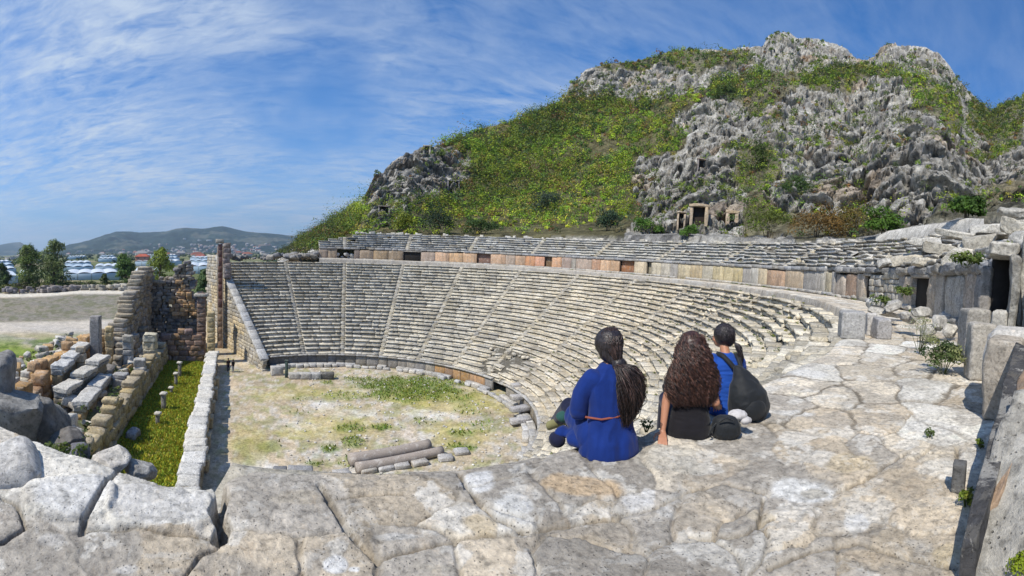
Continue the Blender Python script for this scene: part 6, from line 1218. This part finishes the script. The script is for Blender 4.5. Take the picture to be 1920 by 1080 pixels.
fuse('top', mb, m_blk, P2, .009, 3, .010, 7, (.6, .6, 2.4), 8)
mb = MB()
for s in (-1, 1): limb(mb, [(s * .09, .04, .08), (s * .10, .50, .13), (s * .08, .72, -.28)], [.10, .074, .052])
fuse('trousers', mb, m_navy, P2, .012, 4)
mb = MB()
for s in (-1, 1): mb.block((s * .085, .82, -.385), (.09, .25, .085), None, sk, .004, 9, .03, round_=.3)
fuse('shoes', mb, mshoe, P2, .009, 3)
mb = MB(); ball(mb, (0, HC[1] - .02, HC[2] + .025), .116, sc=(.92, 1, 1)); loft(mb, [((0, .04, .70), .112, .085), ((0, -.02, .60), .145, .085), ((0, -.06, .48), .170, .070), ((.0, -.075, .38), .145, .050), ((.0, -.08, .33), .09, .035)], 20); fuse('hair', mb, mh2, P2, .01, 4, .014, 14, (1, 1, .8), 4)
def g3(r):
    fl_ = 1.14 if r.rand() < .12 else 1.0
    a = r.uniform(-PI * .98, -PI * .02); wv_ = math.cos(a) * fl_; top = Vector((HC[0] + .09 * wv_ * r.uniform(.2, 1), HC[1] - .02 + .095 * math.sin(a) * r.uniform(.1, 1), HC[2] + .128 - .03 * r.uniform(0, 1))); L = r.uniform(.72, 1.0)
    return [top, Vector((wv_ * .115, HC[1] - .03 + .105 * math.sin(a), HC[2] + .035)), Vector((wv_ * .150, -.02 + .10 * math.sin(a), HC[2] - .10)), Vector((wv_ * .205, -.05 + .085 * math.sin(a), HC[2] - .22)), Vector((wv_ * .205, -.075 + .07 * math.sin(a), HC[2] - .22 - .13 * L)), Vector((wv_ * .150, -.085 + .06 * math.sin(a), HC[2] - .22 - .235 * L))]
mb = MB(); strands(mb, g3, 900, 30, .0036, sk, .022, 40, 5); mb.build('curls', mh2, P2, True)
# ---- 3: royal blue T-shirt, backpack, ponytail
P3 = person(1362, 4.22, .55, 'seated woman in a bright blue T-shirt with black hair, rightmost of the three'); HC = (-.02, .14, .73)
mb = MB(); head(mb, HC, .75, -.1); limb(mb, [(0, .06, .56), (-.01, .11, .66)], [.05, .046]); loft(mb, [((.03, -.02, .03), .165, .12), ((.03, -.02, .12), .16, .115), ((.02, .0, .24), .12, .085), ((.01, .03, .38), .14, .095), ((0, .05, .50), .145, .08), ((0, .06, .57), .06, .055)])
for s in (-1, 1):
    limb(mb, [(s * .15, .05, .51), (s * .19, .16, .30), (s * .10, .36, .22)], [.046, .037, .025]); hand(mb, (s * .10, .36, .22), (-s * .3, .9, -.1), (0, 0, 1), .5, side=-s)
    limb(mb, [(s * .09, .04, .08), (s * .10, .48, .12), (s * .08, .70, -.30)], [.085, .058, .04]); limb(mb, [(s * .08, .70, -.34), (s * .09, .88, -.38)], [.036, .03])
fuse('body', mb, msk, P3, .009, 3); eyes(P3, HC, .75, -.1)
m_b2 = fabric('bright_blue_cloth', (.012, .06, .30)); mb = MB(); loft(mb, [((.03, -.03, .0), .185, .145), ((.03, -.035, .10), .172, .135), ((.02, -.01, .22), .150, .115), ((.01, .02, .36), .160, .115), ((.0, .045, .47), .168, .10), ((0, .055, .535), .12, .085), ((0, .065, .575), .065, .06)], 26)
for s in (-1, 1): limb(mb, [(s * .14, .05, .50), (s * .185, .09, .38)], [.068, .064])
fuse('t_shirt', mb, m_b2, P3, .009, 3, .012, 7, (.6, .6, 2.4), 12)
mb = MB()
for s in (-1, 1): limb(mb, [(s * .09, .04, .08), (s * .10, .48, .13), (s * .08, .70, -.28)], [.10, .074, .052])
fuse('trousers', mb, m_navy, P3, .012, 4)
mb = MB()
for s in (-1, 1): mb.block((s * .085, .80, -.385), (.09, .25, .085), None, sk, .004, 9, .03, round_=.3)
fuse('shoes', mb, mshoe, P3, .009, 3)
mb = MB(); ball(mb, (HC[0] + .01, HC[1] - .02, HC[2] + .03), .116, sc=(.93, 1, .98)); ball(mb, (HC[0] + .06, HC[1] - .06, HC[2] - .03), .055, sc=(.9, .9, 1.1)); fuse('hair', mb, mh1, P3, .008, 3, .0015, 40, (1.5, 1, .3), 2)
tie = Vector((.06, .03, .70))
def g4(r): a = r.uniform(0, 2 * PI); q = r.uniform(0, 1); v = Vector((.028 * q * math.cos(a), .02 * q * math.sin(a), 0)); L = r.uniform(.75, 1.05); return [tie, tie + Vector((.04, -.03, -.03)) + v, tie + Vector((.065, -.05, -.11 * L)) + v, tie + Vector((.085, -.06, -.20 * L)) + v * .8]
def g5(r):
    a = r.uniform(-3.3, -.3); e = r.uniform(.0, 1.4); cc_ = Vector((HC[0] + .01, HC[1] - .02, HC[2] + .03)); s0 = cc_ + Vector((.108 * math.cos(a) * math.cos(e), .117 * math.sin(a) * math.cos(e), .114 * math.sin(e))); md = (s0 + tie) / 2; out = (md - cc_).normalized(); return [s0, cc_ + out * .120, tie + Vector((r.normal(0, .01), r.normal(0, .01), r.normal(0, .01)))]
mb = MB(); strands(mb, g5, 260, 8, .0036, sk, .003, 26, 11); mb.build('hair_strands', mh1, P3, True)
mb = MB(); strands(mb, g4, 120, 10, .004, sk, .006, 40, 7); mb.build('ponytail', mh1, P3, True)
# ---- bags
mbag = fabric('black_bag_cloth', (.016, .018, .021), 90, .35, .6)
pb = P3.location; bk = empty('backpack', tuple(P3.matrix_world.translation), -.55); tag(bk, 'black rounded backpack with a wide strap hanging on the back of the rightmost woman', 'backpack')
bk.location = P3.location; mb = MB(); loft(mb, [((.15, -.21, .0), .14, .10), ((.165, -.22, .03), .185, .125), ((.17, -.23, .13), .200, .135), ((.155, -.22, .25), .178, .120), ((.13, -.19, .35), .135, .095), ((.10, -.15, .43), .082, .06), ((.08, -.11, .48), .035, .03)], 22); fuse('bag_body', mb, mbag, bk, .009, 3, .020, 6, (1, 1, .8), 3)
mb = MB(); ball(mb, (.18, -.335, .12), .12, sc=(1, .45, .85)); fuse('front_pocket', mb, mbag, bk, .009, 4, .003, 12, seed=4)
def strap(root, pts, w, th, mat, name='strap'):
    P = [Vector(p) for p in pts]; Q = []
    for i in range(len(P) - 1):
        for j in range(5): Q.append(P[i].lerp(P[i + 1], j / 5))
    Q.append(P[-1]); Q = [Q[0]] + [(Q[i - 1] + Q[i] * 2 + Q[i + 1]) / 4 for i in range(1, len(Q) - 1)] + [Q[-1]]; V = []; Fq = []
    for i, p in enumerate(Q):
        t_ = (Q[min(i + 1, len(Q) - 1)] - Q[max(i - 1, 0)]).normalized(); out = Vector((0, -1, .25)); sd_ = t_.cross(out).normalized(); up_ = sd_.cross(t_).normalized()
        for a_, b_ in ((-1, -1), (1, -1), (1, 1), (-1, 1)): V.append(tuple(p + sd_ * w / 2 * a_ + up_ * th / 2 * b_))
        if i: n_ = len(V); Fq += [(n_ - 8 + k, n_ - 8 + (k + 1) % 4, n_ - 4 + (k + 1) % 4, n_ - 4 + k) for k in range(4)]
    Fq += [(3, 2, 1, 0), (len(V) - 4, len(V) - 3, len(V) - 2, len(V) - 1)]; return mesh_obj(name, V, np.array(Fq), mat, None, root)
strap(bk, [(-.10, .06, .575), (-.06, -.02, .57), (.0, -.075, .51), (.06, -.115, .44), (.10, -.17, .38)], .045, .012, mbag); strap(bk, [(.10, .05, .575), (.10, -.04, .55), (.11, -.09, .48), (.13, -.13, .40)], .04, .012, mbag)
hb = empty('handbag', on_z(1362, 826, 0) + Vector((0, 0, 0)), -.8); tag(hb, 'small black crumpled handbag resting on the stone right of the middle woman', 'handbag')
mb = MB(); loft(mb, [((0, .08, .0), .10, .07), ((0, .08, .04), .13, .085), ((.0, .08, .10), .125, .08), ((-.01, .08, .155), .095, .055), ((0, .08, .175), .07, .03)], 20); fuse('bag_body', mb, mbag, hb, .009, 3, .008, 16, seed=9)
mb = MB(); tube(mb, [(-.09, .03, .13), (-.13, -.02, .10), (-.15, -.03, .05), (-.12, .0, .02)], .007, sk, 6); tube(mb, [(-.07, .0, .15), (-.02, -.03, .20), (.05, -.01, .17)], .006, sk, 6); mb.build('handle', mbag, hb, True)
pc_ = fabric('white_patterned_cloth', (.52, .50, .50)); mb = MB(); ball(mb, (.10, .14, .17), .06, sc=(1.3, .9, .6)); ball(mb, (.17, .13, .13), .045, sc=(1, 1, .6)); so = fuse('shawl', mb, pc_, None, .007, 2, .012, 22, seed=3); so.location = hb.location; so.rotation_euler = hb.rotation_euler; tag(so, 'crumpled white and dark patterned cloth lying on the black handbag', 'cloth')
# ---- tiny visitors far away
def visitor(px, py, z, H, top, leg, label, kneel=0):
    c = on_z(px, py, z); root = empty('person', c, -math.atan2(c.x, c.y) + random.random()); tag(root, label, 'person'); k = H / 1.7
    mb = MB(); ball(mb, (0, 0, 1.58 * k), .11 * k, sc=(.85, .95, 1.15)); limb(mb, [(0, 0, 1.38 * k), (0, 0, 1.5 * k)], [.06 * k, .05 * k]); loft(mb, [((0, 0, .85 * k), .16 * k, .12 * k), ((0, 0, 1.1 * k), .13 * k, .1 * k), ((0, 0, 1.35 * k), .18 * k, .1 * k), ((0, 0, 1.43 * k), .08 * k, .06 * k)], 12)
    for s in (-1, 1): limb(mb, [(s * .19 * k, 0, 1.36 * k), (s * .24 * k, -.02, 1.08 * k), (s * .22 * k, .08, .84 * k)], [.05 * k, .042 * k, .03 * k]); limb(mb, [(s * .09 * k, 0, .88 * k), (s * .10 * k, .03, .46 * k), (s * .11 * k, 0, .05)], [.085 * k, .06 * k, .045 * k]); ball(mb, (s * .11 * k, .05, .04), .05 * k, sc=(.9, 2, .8))
    fuse('body', mb, msk, root, .03, 1)
    mb = MB(); loft(mb, [((0, 0, .83 * k), .18 * k, .14 * k), ((0, 0, 1.1 * k), .15 * k, .12 * k), ((0, 0, 1.36 * k), .2 * k, .12 * k), ((0, 0, 1.45 * k), .09 * k, .08 * k)], 12)
    for s in (-1, 1): limb(mb, [(s * .17 * k, 0, 1.36 * k), (s * .23 * k, -.01, 1.12 * k)], [.07 * k, .06 * k])
    fuse('shirt', mb, top, root, .03, 1); mb = MB()
    for s in (-1, 1): limb(mb, [(s * .09 * k, 0, .88 * k), (s * .10 * k, .03, .46 * k), (s * .11 * k, 0, .1)], [.10 * k, .075 * k, .06 * k])
    fuse('trousers', mb, leg, root, .03, 1); mb = MB(); ball(mb, (0, -.02, 1.62 * k), .118 * k, sc=(.92, 1, 1)); mb.build('hair', mh1, root, True)
visitor(428, 697, ZO, 1.75, fabric('dark_brown_shirt', (.05, .03, .025)), m_navy, 'distant dark clothed visitor, left of two near the yellow end wall')
visitor(437, 698, ZO, 1.65, m_blk, fabric('grey_trousers', (.25, .27, .30)), 'distant black clothed visitor, right of two near the yellow end wall')
visitor(37, 552, -12.2, 1.9, fabric('dull_red_shirt', (.30, .13, .11)), m_navy, 'distant visitor in dull red on the pale path at the left')
